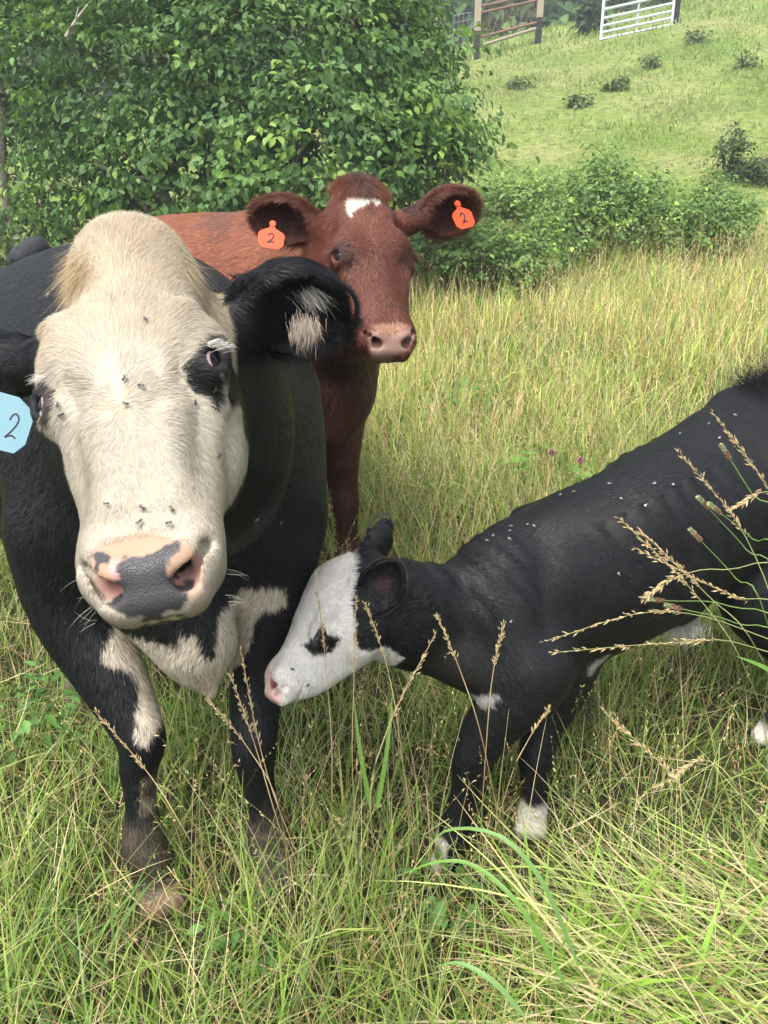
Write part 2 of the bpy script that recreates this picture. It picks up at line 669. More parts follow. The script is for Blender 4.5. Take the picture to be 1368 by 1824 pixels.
def adult_head(B, fr, s=1.0, muzzle=1.0, wid=1.0, poll=1.0):
    """skull, brows, cheeks, muzzle, nostrils and mouth of a grown cow"""
    ys = np.array([-.03, .03, .09, .15, .21, .27, .33, .39, .45, .50, .53, .552]) * s
    w = np.array([.054, .080, .094, .103, .112, .110, .099, .086, .077, .074, .072, .056]) * s * wid
    w[:3] *= np.array([1, 1, .5]) * (poll - 1) + 1
    zf = np.array([-.05, -.012, .004, .010, .008, .006, .003, .000, -.003, -.006, -.016, -.036]) * s
    zb = np.array([-.15, -.18, -.20, -.215, -.23, -.235, -.225, -.178, -.125, -.092, -.072, -.060]) * s
    n = np.array([2.2, 2.3, 2.5, 2.6, 2.5, 2.3, 2.2, 2.15, 2.2, 2.4, 2.4, 2.3])
    B.add(loft(fr, ys, w, zf, zb, n, 0.022 * s), 0.03)
    W = fr.w

    def E(x, y, z, rx, ry, rz, tilt=0.0):
        M = fr.M.copy()
        if tilt:
            c_, s_ = math.cos(tilt), math.sin(tilt)
            M = np.stack([M[0] * c_ + M[1] * s_, M[1] * c_ - M[0] * s_, M[2]])
        return ell(W(x * s, y * s, z * s), (rx * s, ry * s, rz * s), M)
    B.pair(fr, lambda q: E(q * .070 * wid, .29, -.135, .036, .110, .085), 0.05)            # cheek
    B.pair(fr, lambda q: E(q * .070 * wid, .215, -.010, .036, .044, .022, q * 0.5), 0.035)  # brow
    B.pair(fr, lambda q: E(q * .116 * wid, .150, -.030, .018, .040, .030), 0.03, cut=True)   # hollow of the temple
    B.pair(fr, lambda q: E(q * .098 * wid, .345, -.055, .016, .045, .020), 0.03, cut=True)   # hollow before the cheek
    B.pair(fr, lambda q: E(q * .094 * wid, .232, -.026, .022, .030, .020, q * 0.4), 0.02)
    B.pair(fr, lambda q: ecaps(W(q * .085 * s, .300 * s, -.045 * s), W(q * .062 * s, .43 * s, -.062 * s), .016 * s, .012 * s), 0.03)  # facial crest
    B.pair(fr, lambda q: E(q * .042, .490, -.042, .038 * muzzle, .056, .038), 0.03)         # upper lip pads
    B.add(E(0, .524, -.042, .060 * muzzle, .032, .032), 0.03)
    B.add(E(0, .460, -.088, .044, .046, .020), 0.020)                                        # lower lip, chin
    B.cut(E(0, .545, -.068, .075, .05, .0045), 0.008)                                       # mouth line
    B.pair(fr, lambda q: ecaps(W(q * .030 * s, .527 * s, -.006 * s), W(q * .055 * s, .497 * s, -.010 * s), .012 * s, .008 * s), 0.012)  # rim of nostril
    B.pair(fr, lambda q: ecaps(W(q * .040 * s, .541 * s, -.016 * s), W(q * .064 * s, .505 * s, -.018 * s), .0135 * s, .0085 * s), 0.012, cut=True)
    B.pair(fr, lambda q: ecaps(W(q * .040 * s, .538 * s, -.020 * s), W(q * .030 * s, .490 * s, -.050 * s), .0125 * s, .008 * s), 0.008, cut=True)
    return ys, w, zf, zb


# ================================================================ the white-faced black cow
def build_white_faced_cow():
    fr = Frame(P(212, 392, 1.07), P(262, 1090, .83), A3(-.03, -.6, .8))
    W = fr.w
    root = empty('cow', (-0.75, 1.95, 0))
    O = np.array(root.location)
    B = Body()
    # trunk
    ax = nrm(A3(-.55, .86, 0))
    B.chain([A3(-.43, 1.58, 1.00), A3(-.49, 1.76, 1.03), A3(-.66, 2.03, 1.03), A3(-.88, 2.36, .965), A3(-1.08, 2.68, 1.02), A3(-1.24, 2.95, 1.06)],
            [(.18, .24), (.275, .36), (.345, .41), (.41, .43), (.33, .35), (.20, .24)], k=0.1, sub=3)
    B.add(ecaps(A3(-.50, 1.70, 1.33), A3(-.66, 2.02, 1.385), (.06, .08), (.07, .08)), 0.10)      # withers
    B.add(ecaps(A3(-.66, 2.0, 1.375), A3(-1.12, 2.72, 1.345), (.04, .05), (.05, .05)), 0.10)
    B.add(ecaps(P(66, 444, 2.95), P(40, 462, 2.9), .050, .05), 0.09)                      # point of the hip      # spine
    lat = A3(-.86, -.55, 0)
    for q in (-1, 1):
        B.add(ell(A3(-1.06, 2.62, 1.29) + lat * .21 * q, (.06, .08, .07)), 0.10)            # hook bones
    # neck
    B.chain([W(0, .14, -.13), W(.03, .20, -.27) + A3(0, .05, 0), A3(-.40, 1.48, 1.15), A3(-.47, 1.70, 1.12)],
            [(.10, .12), (.13, .19), (.18, .26), (.24, .30)], k=0.06, sub=4)
    # shoulder muscles, chest, brisket
    B.add(ecaps(P(470, 700, 1.82), P(482, 900, 1.74), .12, .125), 0.10)
    B.add(ecaps(P(140, 700, 1.84), P(135, 930, 1.76), .12, .13), 0.10)
    B.add(ecaps(P(300, 1010, 1.66), P(352, 1140, 1.66), (.15, .13), (.085, .085)), 0.07)
    B.add(ecaps(P(345, 1120, 1.66), P(376, 1238, 1.68), (.05, .07), (.012, .02)), 0.05)     # keel of loose skin
    B.add(ecaps(P(262, 1090, 1.66), P(340, 1190, 1.68), (.07, .05), (.03, .03)), 0.05)
    # fore legs
    B.chain([P(125, 960, 1.80), P(138, 1090, 1.82), P(205, 1215, 1.80), P(250, 1312, 1.78), P(247, 1372, 1.80), P(252, 1440, 1.82), P(256, 1500, 1.83), P(272, 1548, 1.83)],
            [.13, .092, .071, .050, .040, .034, .047, .042], k=0.07, sub=3)
    B.chain([P(478, 960, 1.80), P(474, 1090, 1.82), P(458, 1215, 1.82), P(452, 1325, 1.80), P(458, 1385, 1.83), P(470, 1440, 1.86), P(478, 1490, 1.88), P(486, 1530, 1.88)],
            [.12, .082, .060, .049, .038, .034, .046, .042], k=0.07, sub=3)
    B.add(ell(P(262, 1318, 1.765), (.036, .045, .058)), 0.02)
    B.add(ell(P(455, 1330, 1.785), (.040, .04, .055)), 0.02)
    for (a, b, c, d_) in ((268, 1552, 295, 1606), (486, 1535, 500, 1584)):                     # hooves, two toes each
        for q in (-1, 1):
            B.add(ecaps(P(a, b, 1.84) + A3(.019 * q, 0, 0), P(c, d_, 1.81) + A3(.021 * q, -.01 + .01 * q, 0), .027, .030), 0.010)
    # hind legs
    for f_, hk, hip in ((A3(-1.06, 2.27, -.10), A3(-1.03, 2.36, .40), A3(-1.12, 2.50, .80)), (A3(-.90, 2.68, -.08), A3(-.90, 2.78, .42), A3(-1.02, 2.80, .85))):
        B.chain([hip, (hip + hk) / 2 + A3(-.02, -.03, 0), hk, (hk + f_) / 2, f_ + A3(0, 0, .10), f_ + A3(.02, -.04, .03)], [.17, .10, .055, .036, .046, .05], k=0.08)
    adult_head(B, fr, wid=1.02)
    # poll: tall rounded crest
    B.add(ell(W(-.005, .035, -.045), (.062, .062, .055), fr.M), 0.05)
    # folds of skin: under the brow and beside the nose
    for sx in (-1, 1):
        B.add(ecaps(W(sx * .072, .180, .004), W(sx * .050, .262, -.001), .010, .007), 0.018)
        B.cut(ecaps(W(sx * .060, .272, .009), W(sx * .048, .300, .008), .004, .003), 0.014)
        B.add(ecaps(W(sx * .046, .33, -.012), W(sx * .036, .44, -.016), .010, .010), 0.03)
    B.add(ell(W(-.086, .165, -.012), (.026, .018, .014), fr.M), 0.02)
    # eyes: sockets
    eyes = {}
    for q, ex_, ey_, ez_ in ((1, .084, .256, -.026), (-1, -.101, .268, -.046)):
        c = W(ex_, ey_, ez_)
        look = nrm(fr.x * q * .72 + fr.z * .70 + fr.y * (-.05))
        eyes[q] = (c, look)
        long_ = nrm(fr.y * .80 + fr.x * (-q) * .35 + fr.z * .2)      # the opening runs down towards the nose
        long_ = nrm(long_ - look * (long_ @ look))
        across = np.cross(look, long_)
        M = np.stack([long_, across, look])
        B.add(ell(c + look * .012, (.036, .030, .020), M), 0.02)
        B.cut(ell(c + look * .027, (.0230, .0150, .021), M), 0.006)
        # lids: a ring around the opening
        for a in np.linspace(0, 2 * math.pi, 14, endpoint=False):
            e = c + look * .024 + long_ * math.cos(a) * .0235 + across * math.sin(a) * .0160
            B.add(ell(e + look * (.004 if across @ fr.x * q * math.sin(a) - long_ @ fr.y * math.cos(a) > .3 else 0), (.0062,) * 3), 0.007)
    # ears
    def ear(base, tip, wdt, open_, thick, deep):
        e1 = nrm(tip - base); L = np.linalg.norm(tip - base)
        e3 = nrm(open_ - e1 * (open_ @ e1)); e2 = np.cross(e3, e1)
        return cup((base + tip) / 2, (L / 2, wdt / 2, thick), np.stack([e1, e2, e3]), deep, .009, (.30, .0)), e1, e2, e3
    eb, et = P(408, 560, 1.13), P(618, 545, 1.15)
    eR, e1, e2, e3 = ear(eb, et, .150, A3(.15, -.86, -.42), .058, .030)
    B.add(eR, 0.012)
    B.add(ecaps(W(.085, .13, -.13), eb + e1 * .035 - e3 * .02, .05, .032), 0.03)
    lb, lt = P(72, 650, 1.17), P(-150, 655, 1.25)
    eL, l1, l2, l3 = ear(lb, lt, .140, A3(-.2, -.8, -.5), .055, .030)
    B.add(eL, 0.012)
    B.add(ecaps(W(-.085, .13, -.13), lb + l1 * .03, .05, .034), 0.03)

    hc = W(0, .30, -.08)
    fine = lambda c, R: (np.linalg.norm(c - hc, axis=-1) < .43 + R) & ((c - W(0, 0, -.25)) @ fr.z > -R)
    V1, F1 = B.mesh(hc - .46, hc + .46, .0042, keep=fine)
    cut1 = ((np.linalg.norm(V1 - hc, axis=-1) < .40) & ((V1 - W(0, 0, -.215)) @ fr.z > 0))
    F1 = F1[cut1[F1].any(1)]
    V2, F2 = B.mesh((-1.75, .7, -.2), (.25, 3.3, 1.7), .011)
    in2 = ((np.linalg.norm(V2 - hc, axis=-1) < .395) & ((V2 - W(0, 0, -.21)) @ fr.z > 0))
    F2 = F2[~in2[F2].all(1)]
    V1 = relax(V1, F1, 1, .35); V2 = relax(V2, F2, 3, .5)
    V, F = merge([(V1, F1), (V2, F2)])
    u = np.zeros(len(V), bool); u[F.ravel()] = True
    re = np.cumsum(u) - 1; V = V[u]; F = re[F]
    N = vert_normals(V, F)

    # ---- colours of the coat
    FP = lambda pts, z=0.0: [fr.ray(x, y, z) for x, y in pts]
    patch_eye = FP([(352, 640), (366, 612), (396, 606), (414, 640), (408, 668), (390, 684), (386, 700), (372, 718), (356, 706), (344, 704), (334, 694), (329, 676), (340, 660)], -.02)
    pad = FP([(183, 1070), (188, 1050), (205, 1045), (222, 1038), (214, 1012), (240, 996), (275, 995), (300, 975), (324, 968), (328, 985), (308, 1008), (304, 1028), (318, 1030),
              (326, 1018), (338, 1022), (334, 1046), (336, 1066), (320, 1078), (250, 1092), (205, 1090), (190, 1082)], -.01)
    pad_l = FP([(166, 1000), (172, 988), (190, 990), (206, 1000), (202, 1018), (192, 1014), (178, 1010)], -.01)
    pad_s = FP([(170, 1015), (184, 1014), (184, 1026), (172, 1024)], -.01)
    pink = FP([(200, 968), (225, 955), (270, 948), (300, 960), (330, 965), (356, 985), (364, 1010), (360, 1040), (350, 1056), (335, 1066), (180, 1060), (160, 1035), (163, 1000), (180, 978)], -.01)
    rose = FP([(206, 1008), (230, 1004), (220, 1040), (228, 1046), (212, 1048), (200, 1028)], -.01)
    # front of the chest: outline across (x) and up (z)
    CP = lambda pts, d: [tuple(P(x, y, d)[[0, 2]]) for x, y in pts]
    chest = CP([(186, 1085), (230, 1080), (330, 1085), (352, 1062), (400, 1075), (408, 1052), (440, 1030), (470, 1036), (508, 1046), (508, 1080), (486, 1092), (470, 1090), (450, 1130), (432, 1190),
                (412, 1215), (392, 1262), (360, 1262), (300, 1215), (250, 1180), (222, 1160), (222, 1190), (240, 1220), (275, 1250), (280, 1300), (262, 1335), (240, 1320), (240, 1280), (236, 1240), (222, 1215), (180, 1180)], 1.72)
    notch = CP([(366, 1060), (398, 1060), (400, 1140), (388, 1147), (376, 1140), (368, 1100)], 1.66)
    notch2 = CP([(286, 1085), (345, 1085), (342, 1110), (332, 1122), (318, 1108), (300, 1106)], 1.66)

    def colour(p):
        q = fr.loc(p)
        x, y, z = q[..., 0], q[..., 1], q[..., 2]
        nz = vnoise(p, 130.0); nb = vnoise(p, 22.0, 5.0); nc = vnoise(p, 7.0, 9.0)
        c = np.tile(np.array([0.0052, 0.0060, 0.0078]), (len(p), 1))
        c = blend(c, sstep(1.22, 1.32, p[..., 2]) * sstep(2.6, 2.8, p[..., 1]) * .6, (.030, .033, .038))  # top of the hip greyer: sheen of the coat painted into the colour
        # dirty, greyish lower legs
        leg = sstep(.62, .42, p[..., 2])
        c = blend(c, sstep(.24, .16, p[..., 2] + nb * .03) * .92, (.060, .047, .033))
        c = blend(c, sstep(.60, .45, p[..., 2] + nb * .04) * (p[..., 1] > 2.05) * .9, (.125, .100, .072))
        # white on chest and inner leg
        fx, fz = p[..., 0], p[..., 2]
        front = (p[..., 1] < 1.84) & (fz < 1.10)
        ns = .005 * nz + .009 * nb
        wm = sstep(-.004, .006, poly_sd(fx, fz, chest) + ns) * (1 - sstep(-.003, .006, poly_sd(fx, fz, notch) + ns)) * (1 - sstep(-.003, .006, poly_sd(fx, fz, notch2) + ns))
        white2 = np.array([.42, .365, .29]) * (1 + .12 * nb[..., None] + .1 * nc[..., None])
        c = c + (white2 - c) * (wm * front)[..., None]
        # pale pastern and hoof
        c = blend(c, sstep(.215, .25, p[..., 2] + nb * .02) * sstep(.33, .27, p[..., 2] + .04 * nb) * (p[..., 1] < 2.0) * sstep(.0, .02, fx - P(248, 1430, 1.8)[0] + .012 * nz) * (fx < -.45) * .75, (.22, .18, .13))
        c = blend(c, sstep(.060, .045, p[..., 2]) * (p[..., 1] < 2.0), (.26, .17, .12))
        # the white face
        back = -.150 - .02 * sstep(.1, .0, y) + .05 * sstep(.30, .42, y) * (x > 0) - .10 * sstep(.42, .50, y)
        face = sstep(-.010, .004, z - back + .008 * nz + .006 * nb) * (np.linalg.norm(q - [0, .28, -.06], axis=-1) < .40)
        ridge = ((np.abs(x) < .118 + .02 * sstep(.30, .42, y)) | (y > .30)) & (y > -.075) & (y < .64)
        cream = np.array([.355, .290, .202]); pale = np.array([.370, .330, .258])
        wc = cream + (pale - cream) * sstep(.05, .33, y + .06 * nb)[..., None]
        wc = wc * (1 + .07 * nb[..., None] + .06 * nc[..., None])
        wc = blend(wc, .35 * sstep(.1, .7, vnoise(p, 16, 31.) + .3 * nz) * (y < .3), (.44, .32, .21))
        wc = blend(wc, np.exp(-((x + .015)**2 + (y - .304)**2) / .00005) * .7, (.62, .36, .24))
        # yellowish lower lip
        wc = blend(wc, sstep(.555, .575, y) * sstep(-.03, -.06, z) * .6, (.36, .28, .12))
        c = c + (wc - c) * (face * ridge)[..., None]
        fm = (z > -.11) & (y > -.05) & (y < .64) & (np.abs(x) < .14)
        k = lambda pl, e=.003, n_=.004: sstep(-e, e, poly_sd(x, y, pl) + n_ * nz + n_ * .6 * nb) * fm
        c = blend(c, k(patch_eye, .002, .003) * (x > 0), (.012, .011, .011))
        # left eye rim
        el = np.hypot((x + .106) / .014, (y - .268) / .026)
        c = blend(c, sstep(1.15, .95, el + .15 * nz) * (x < 0) * (z > -.1), (.030, .026, .024))
        mk = z > -.16
        kk = k(pink, .006, .004)
        skin = np.array([.33, .195, .125]) * (1 + .10 * nb[..., None])
        skin = skin + (np.array([.42, .20, .17]) - skin) * sstep(-.012, -.030, z)[..., None]
        c = c + (skin - c) * (kk * .85)[..., None]
        c = blend(c, k(rose, .002, .002) * .95, (.44, .24, .22))
        c = blend(c, sstep(.3, .6, vnoise(p, 60, 17.)) * kk * (x > 0.0) * .4, (.30, .27, .22))
        for pl in (pad, pad_l, pad_s):
            c = blend(c, k(pl, .0015, .0035), (.043, .042, .045))
        c = blend(c, np.exp(-((x - fr.ray(225, 995)[0])**2 + (y - fr.ray(225, 995)[1])**2) / .00001) * fm, (.07, .06, .06))
        # inside of the right ear: pale tuft on bare skin
        er = p - (eb + et) / 2
        a1, a2, a3 = er @ e1, er @ e2, er @ e3
        inside = (np.linalg.norm(er, axis=-1) < .13)
        c = blend(c, inside * np.exp(-((a1 - .012)**2 / .0004 + (a2 * np.sign(e2[2]) + .030)**2 / .0004)) * (a3 > -.04) * .7, (.25, .17, .13))
        return c

    def wet(p):
        q = fr.loc(p)
        x, y, z = q[..., 0], q[..., 1], q[..., 2]
        m = (z > -.11) & (y > .4)
        d = np.maximum(poly_sd(x, y, pad), poly_sd(x, y, rose))
        return sstep(-.004, .004, d) * m

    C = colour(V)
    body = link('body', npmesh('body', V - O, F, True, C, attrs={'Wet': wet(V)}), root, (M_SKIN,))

    # ---- eyes
    for q in (1, -1):
        c, look = eyes[q]
        lk = nrm(look + fr.x * .40 * q - fr.z * .12 + fr.y * .10)
        eyeball(root, O, c + look * .0075, lk, .0225, (.010, .009, .012), 0, (.44, .35, .32), fr.y, lim=.62)
    # ---- coat of the head
    wx, wy = fr.ray(215, 718)

    def hd(p, n):
        q = fr.loc(p)
        x, y, z = q[..., 0] - wx, q[..., 1] - wy, q[..., 2]
        g = np.stack([x, y, np.zeros_like(x)], -1)
        up = y < 0
        sw = vnoise(p, 14., 40.) * .9
        g[..., 0] = np.where(up, x * 1.2 + .02 * np.sign(x) + sw * .05, x * 1.1)
        g[..., 1] = np.where(up, y, y * 1.2)
        g = nrm(g)
        # on the cheeks the hair runs back and down
        side = sstep(.060, .10, np.abs(q[..., 0]))
        g = g * (1 - .5 * side[..., None]) + side[..., None] * np.stack([np.zeros_like(x), .5 * np.ones_like(x), -.8 * np.ones_like(x)], -1)
        r_ear = np.linalg.norm(p - (eb + et) / 2, axis=-1) < .14
        out = g @ fr.M
        out = np.where(r_ear[..., None], nrm(e1 * .9 + fr.y * .35 + A3(0, 0, -.2)), out)
        l_ear = (np.linalg.norm(p - (lb + lt) / 2, axis=-1) < .14)
        return np.where(l_ear[..., None], nrm(l1 * .9 + fr.y * .35), out)

    def hl(p):
        q = fr.loc(p); y = q[..., 1]; z = q[..., 2]
        L = .016 - .007 * sstep(.25, .45, y) + .010 * sstep(.12, .0, y) - .004 * sstep(.45, .52, y)
        L = np.where(np.linalg.norm(p - (eb + et) / 2, axis=-1) < .13, .020, L)
        return L

    def hdens(p, n):
        q = fr.loc(p); x, y = q[..., 0], q[..., 1]
        d = np.full(len(p), 760000.)
        bare = wet(p) > .3
        for pl in (pad_l, pad_s, pink):
            bare |= (poly_sd(x, y, pl) > .002) & (q[..., 2] > -.1)
        d[bare] = 0
        for s_ in (1, -1):
            c, look = eyes[s_]
            qq = p - (c + look * .024); up_ = nrm(-fr.y * .9 + fr.x * .3 * s_)
            d[(np.linalg.norm(qq, axis=-1) < .028) | (np.linalg.norm(qq - up_ * .016, axis=-1) < .023)] = 0
        return d

    nf1 = len(F1)
    Vh, Fh = V, F[:nf1]
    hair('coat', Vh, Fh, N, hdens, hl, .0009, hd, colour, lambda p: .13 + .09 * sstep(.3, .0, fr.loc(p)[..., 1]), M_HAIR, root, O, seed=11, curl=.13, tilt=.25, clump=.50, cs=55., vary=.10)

    # short glossy coat of the body
    bvec = nrm(A3(-.35, .5, -.75))

    def bd(p, n):
        low = sstep(.75, .55, p[..., 2])[..., None]
        return bvec * (1 - low) + A3(0, -.05, -1.) * low
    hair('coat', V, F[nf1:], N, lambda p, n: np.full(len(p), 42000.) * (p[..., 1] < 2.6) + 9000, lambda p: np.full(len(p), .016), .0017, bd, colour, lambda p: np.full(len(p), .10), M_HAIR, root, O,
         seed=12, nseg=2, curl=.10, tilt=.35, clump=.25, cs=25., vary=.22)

    # forelock: long cream hair rising from the poll and falling to the left
    r = np.random.default_rng(5)
    n = 9000
    a = r.random(n) * 2 * math.pi; rad = np.sqrt(r.random(n))
    lx = .008 + np.cos(a) * rad * .052; ly = .022 + np.sin(a) * rad * .045
    lz = .012 - .9 * (lx + .0)**2 / .1 - (ly - .03)**2 * 8
    base = W(0, 0, 0) + lx[:, None] * fr.x + ly[:, None] * fr.y + lz[:, None] * fr.z - fr.z * .018
    dv = fr.x * (-.30 + .75 * sstep(.015, .06, lx))[:, None] + fr.z * .22 + fr.y * (.75 - .9 * sstep(.01, -.03, ly))[:, None]
    swp = (np.cos(a) * rad > -.55) & (np.cos(a) * rad < .45)
    dv = np.where(swp[:, None], -fr.x * .70 + fr.y * .62 + fr.z * .26, dv)
    strands('forelock', base, dv, .072, .0010, -fr.z * .42 + fr.y * .45 - fr.x * .12, np.where(swp[:, None], np.array([[.40, .295, .155]]), np.array([[.36, .28, .17]])), M_HAIR, root, O, seed=6, curl=.22, vary=.16)

    # lashes and whiskers
    c, look = eyes[1]
    n = 100
    t = r.random(n)
    upv = nrm(-fr.y * .8 + fr.x * .35)
    up2 = nrm(upv - look * (upv @ look))
    de = (c - CAM) @ CF - .030
    base = P(366, 612, de) * (1 - t)[:, None] + P(396, 622, de + .01) * t[:, None] + r.normal(size=(n, 3)) * .002
    strands('eyelash', base, fr.x * .85 + look * .3 + up2 * .25 + (r.normal(size=(n, 3)) * .14), .019, .0009, A3(.1, 0, -.22), (.56, .53, .47), M_HAIR, root, O, seed=8, curl=.15)
    c, look = eyes[-1]
    up2 = nrm(upv * A3(-1, 1, 1) - look * (upv @ look))
    de = (c - CAM) @ CF - .028
    base = P(104, 668, de) * (1 - t)[:, None] + P(84, 668, de + .008) * t[:, None] + r.normal(size=(n, 3)) * .002
    strands('eyelash', base, -fr.x * .9 + look * .3 + fr.y * .10 + (r.normal(size=(n, 3)) * .16), .021, .0009, A3(-.1, 0, -.3), (.56, .53, .47), M_HAIR, root, O, seed=9, curl=.15)
    n = 22
    q = np.where(r.random(n) < .5, 1., -1.)
    base = W(0, 0, 0) + (q * .078)[:, None] * fr.x + (.50 + r.random(n) * .07)[:, None] * fr.y + (-.04 - r.random(n) * .06)[:, None] * fr.z
    strands('muzzle_hair', base, q[:, None] * fr.x + fr.y * .2 + r.normal(size=(n, 3)) * .3, .030, .0004, A3(0, 0, -.1), (.45, .42, .36), M_HAIR, root, O, seed=10, curl=.2)
    # long hair inside the open ear
    n = 2600
    u1 = (r.random(n) * 2 - 1); u2 = (r.random(n) * 2 - 1)
    base = (eb + et) / 2 + e1 * (-.035 + u1 * .045)[:, None] + e2 * (u2 * .06)[:, None] - e3 * .008
    cc = np.tile(np.array([[.010, .011, .014]]), (n, 1))
    strands('ear_hair', base, e1 * .9 + e3 * .3 + r.normal(size=(n, 3)) * .2 + A3(0, 0, -.25), .026, .0009, A3(0, 0, -.4), cc, M_HAIR, root, O, seed=14, curl=.3)
    for c0, dd, n, rr_, cc, L in ((P(548, 522, 1.125), A3(.75, -.2, -.75), 300, (.011, .01, .006), (.46, .43, .38), .024), (P(541, 582, 1.12), A3(.1, -.25, -.9), 700, (.010, .01, .009), (.44, .36, .29), .015)):
        strands('ear_hair', c0 + r.normal(size=(n, 3)) * A3(*rr_), dd + r.normal(size=(n, 3)) * .16, L, .0007, A3(0, 0, -.2), cc, M_HAIR, root, O, seed=17, curl=.25)
    # fringe round the rim of that ear
    n = 2600
    a = r.random(n) * 2 * math.pi
    base = (eb + et) / 2 + e1 * (np.cos(a) * .098)[:, None] + e2 * (np.sin(a) * .068)[:, None] + e3 * (.004 + .01 * r.random(n))[:, None]
    out = e1 * np.cos(a)[:, None] + e2 * np.sin(a)[:, None]
    strands('ear_hair', base, out * .6 + e1 * .6 + e3 * .2 + r.normal(size=(n, 3)) * .2, .011 + .010 * (np.sin(a) * np.sign(e2[2]) < -.2), .0008, A3(0, 0, -.3), (.014, .015, .019), M_HAIR, root, O, seed=15, curl=.3)
    tag(root, 'black cow with a broad cream white face, staring into the camera', 'cow')
    return dict(root=root, O=O, fr=fr, V=V, F=F)


FACES = {}
hero = build_white_faced_cow()
# ================================================================ the red cow behind
def build_red_cow():
    A, Bm = P(646, 322, 2.16), P(703, 628, 2.00)
    s = np.linalg.norm(Bm - A) / .578
    fr = Frame(A, Bm, A3(.26, -.7, .62))
    W = fr.w
    root = empty('cow', (-0.55, 3.2, 0.15))
    O = np.array(root.location)
    B = Body()
    B.chain([A3(-.22, 2.78, .98), A3(-.29, 2.98, 1.08), A3(-.50, 3.27, 1.12), A3(-.83, 3.66, 1.10), A3(-1.12, 4.0, 1.18), A3(-1.36, 4.28, 1.2)],
            [(.17, .22), (.235, .37), (.33, .40), (.40, .42), (.32, .33), (.19, .22)], k=0.1)
    B.add(ecaps(A3(-.30, 2.98, 1.40), A3(-.52, 3.30, 1.47), (.05, .07), (.06, .07)), 0.10)
    B.add(ecaps(A3(-.52, 3.30, 1.46), A3(-1.1, 3.95, 1.46), (.04, .05), (.05, .05)), 0.12)
    B.chain([W(0, .13 * s, -.13 * s), W(-.01, .17 * s, -.26 * s), A3(-.16, 2.72, 1.28), A3(-.26, 2.93, 1.20)],
            [(.10, .12), (.12, .18), (.155, .27), (.20, .31)], k=0.06)
    B.add(ecaps(P(560, 560, 2.85), P(575, 700, 2.82), .13, .14), 0.10)
    B.add(ecaps(P(600, 700, 2.75), P(590, 770, 2.76), (.10, .10), (.07, .06)), 0.08)
    B.chain([P(590, 740, 2.95), P(604, 815, 2.96), P(612, 870, 2.97), P(616, 905, 2.97), P(618, 960, 3.0), P(619, 1000, 3.0), P(622, 1045, 3.0)],
            [.12, .072, .050, .046, .036, .044, .048], k=0.06)
    B.chain([P(490, 740, 3.05), P(500, 815, 3.06), P(505, 900, 3.07), P(508, 960, 3.1), P(510, 1030, 3.1)], [.12, .07, .046, .036, .048], k=0.06)
    for dx, dy in ((-.25, .12), (.22, -.12)):
        B.chain([A3(-1.12 + dx, 4.0 + dy, 1.0), A3(-1.1 + dx, 3.95 + dy, .75), A3(-1.2 + dx, 4.1 + dy, .6), A3(-1.17 + dx, 4.05 + dy, .4), A3(-1.16 + dx, 4.0 + dy, .25)], [.17, .1, .055, .038, .05], k=.08)
    adult_head(B, fr, s=s, wid=1.03, muzzle=1.04, poll=1.12)
    eyes = {}
    for q in (1, -1):
        c = W((.088 if q < 0 else .098) * q * s, .256 * s, (-.034 if q < 0 else -.048) * s)
        look = nrm(fr.x * q * .80 + fr.z * .60 - fr.y * .05)
        eyes[q] = (c, look)
        long_ = nrm(fr.y * .75 + fr.x * (-q) * .55)
        long_ = nrm(long_ - look * (long_ @ look)); across = np.cross(look, long_)
        M = np.stack([long_, across, look])
        B.add(ell(c + look * .010, (.036, .030, .020), M), 0.02)
        B.cut(ell(c + look * .027, (.0245, .0150, .021), M), 0.008)
        for a in np.linspace(0, 2 * math.pi, 14, endpoint=False):
            B.add(ell(c + look * .024 + long_ * math.cos(a) * .027 + across * math.sin(a) * .018, (.006,) * 3), 0.007)
    B.cut(ell(W(.012 * s, .118 * s, .012 * s), (.014, .012, .006), fr.M), 0.014)      # hollow below the star

    def ear(base, tip, wdt, open_, thick, deep):
        e1 = nrm(tip - base); L = np.linalg.norm(tip - base)
        e3 = nrm(open_ - e1 * (open_ @ e1)); e2 = np.cross(e3, e1)
        return cup((base + tip) / 2, (L / 2, wdt / 2, thick), np.stack([e1, e2, e3]), deep, .010, (.30, .05)), e1, e2, e3
    ears = []
    for base, tip, op, sx in ((P(742, 388, 2.24), P(848, 366, 2.27), A3(.05, -.80, -.45), 1), (P(575, 404, 2.26), P(449, 378, 2.24), A3(.10, -.80, -.50), -1)):
        e, e1, e2, e3 = ear(base, tip, .150, op, .055, .030)
        B.add(e, 0.012)
        B.add(ecaps(W(.075 * s * sx, .10 * s, -.11 * s), base + e1 * .03 - e3 * .015, .045, .032), 0.03)
        ears.append((base, tip, e1, e2, e3))
    hc = W(0, .30 * s, -.08)
    fine = lambda c, R: (np.linalg.norm(c - hc, axis=-1) < .44 + R) & ((c - W(0, 0, -.25)) @ fr.z > -R)
    V1, F1 = B.mesh(hc - .47, hc + .47, .0058, keep=fine)
    cut1 = ((np.linalg.norm(V1 - hc, axis=-1) < .41) & ((V1 - W(0, 0, -.215)) @ fr.z > 0))
    F1 = F1[cut1[F1].any(1)]
    V2, F2 = B.mesh((-1.9, 1.9, 0.0), (.45, 4.6, 1.85), .015)
    in2 = ((np.linalg.norm(V2 - hc, axis=-1) < .402) & ((V2 - W(0, 0, -.21)) @ fr.z > 0))
    F2 = F2[~in2[F2].all(1)]
    V1 = relax(V1, F1, 1, .35); V2 = relax(V2, F2, 3, .5)
    V, F = merge([(V1, F1), (V2, F2)])
    u = np.zeros(len(V), bool); u[F.ravel()] = True
    re = np.cumsum(u) - 1; V = V[u]; F = re[F]
    N = vert_normals(V, F)
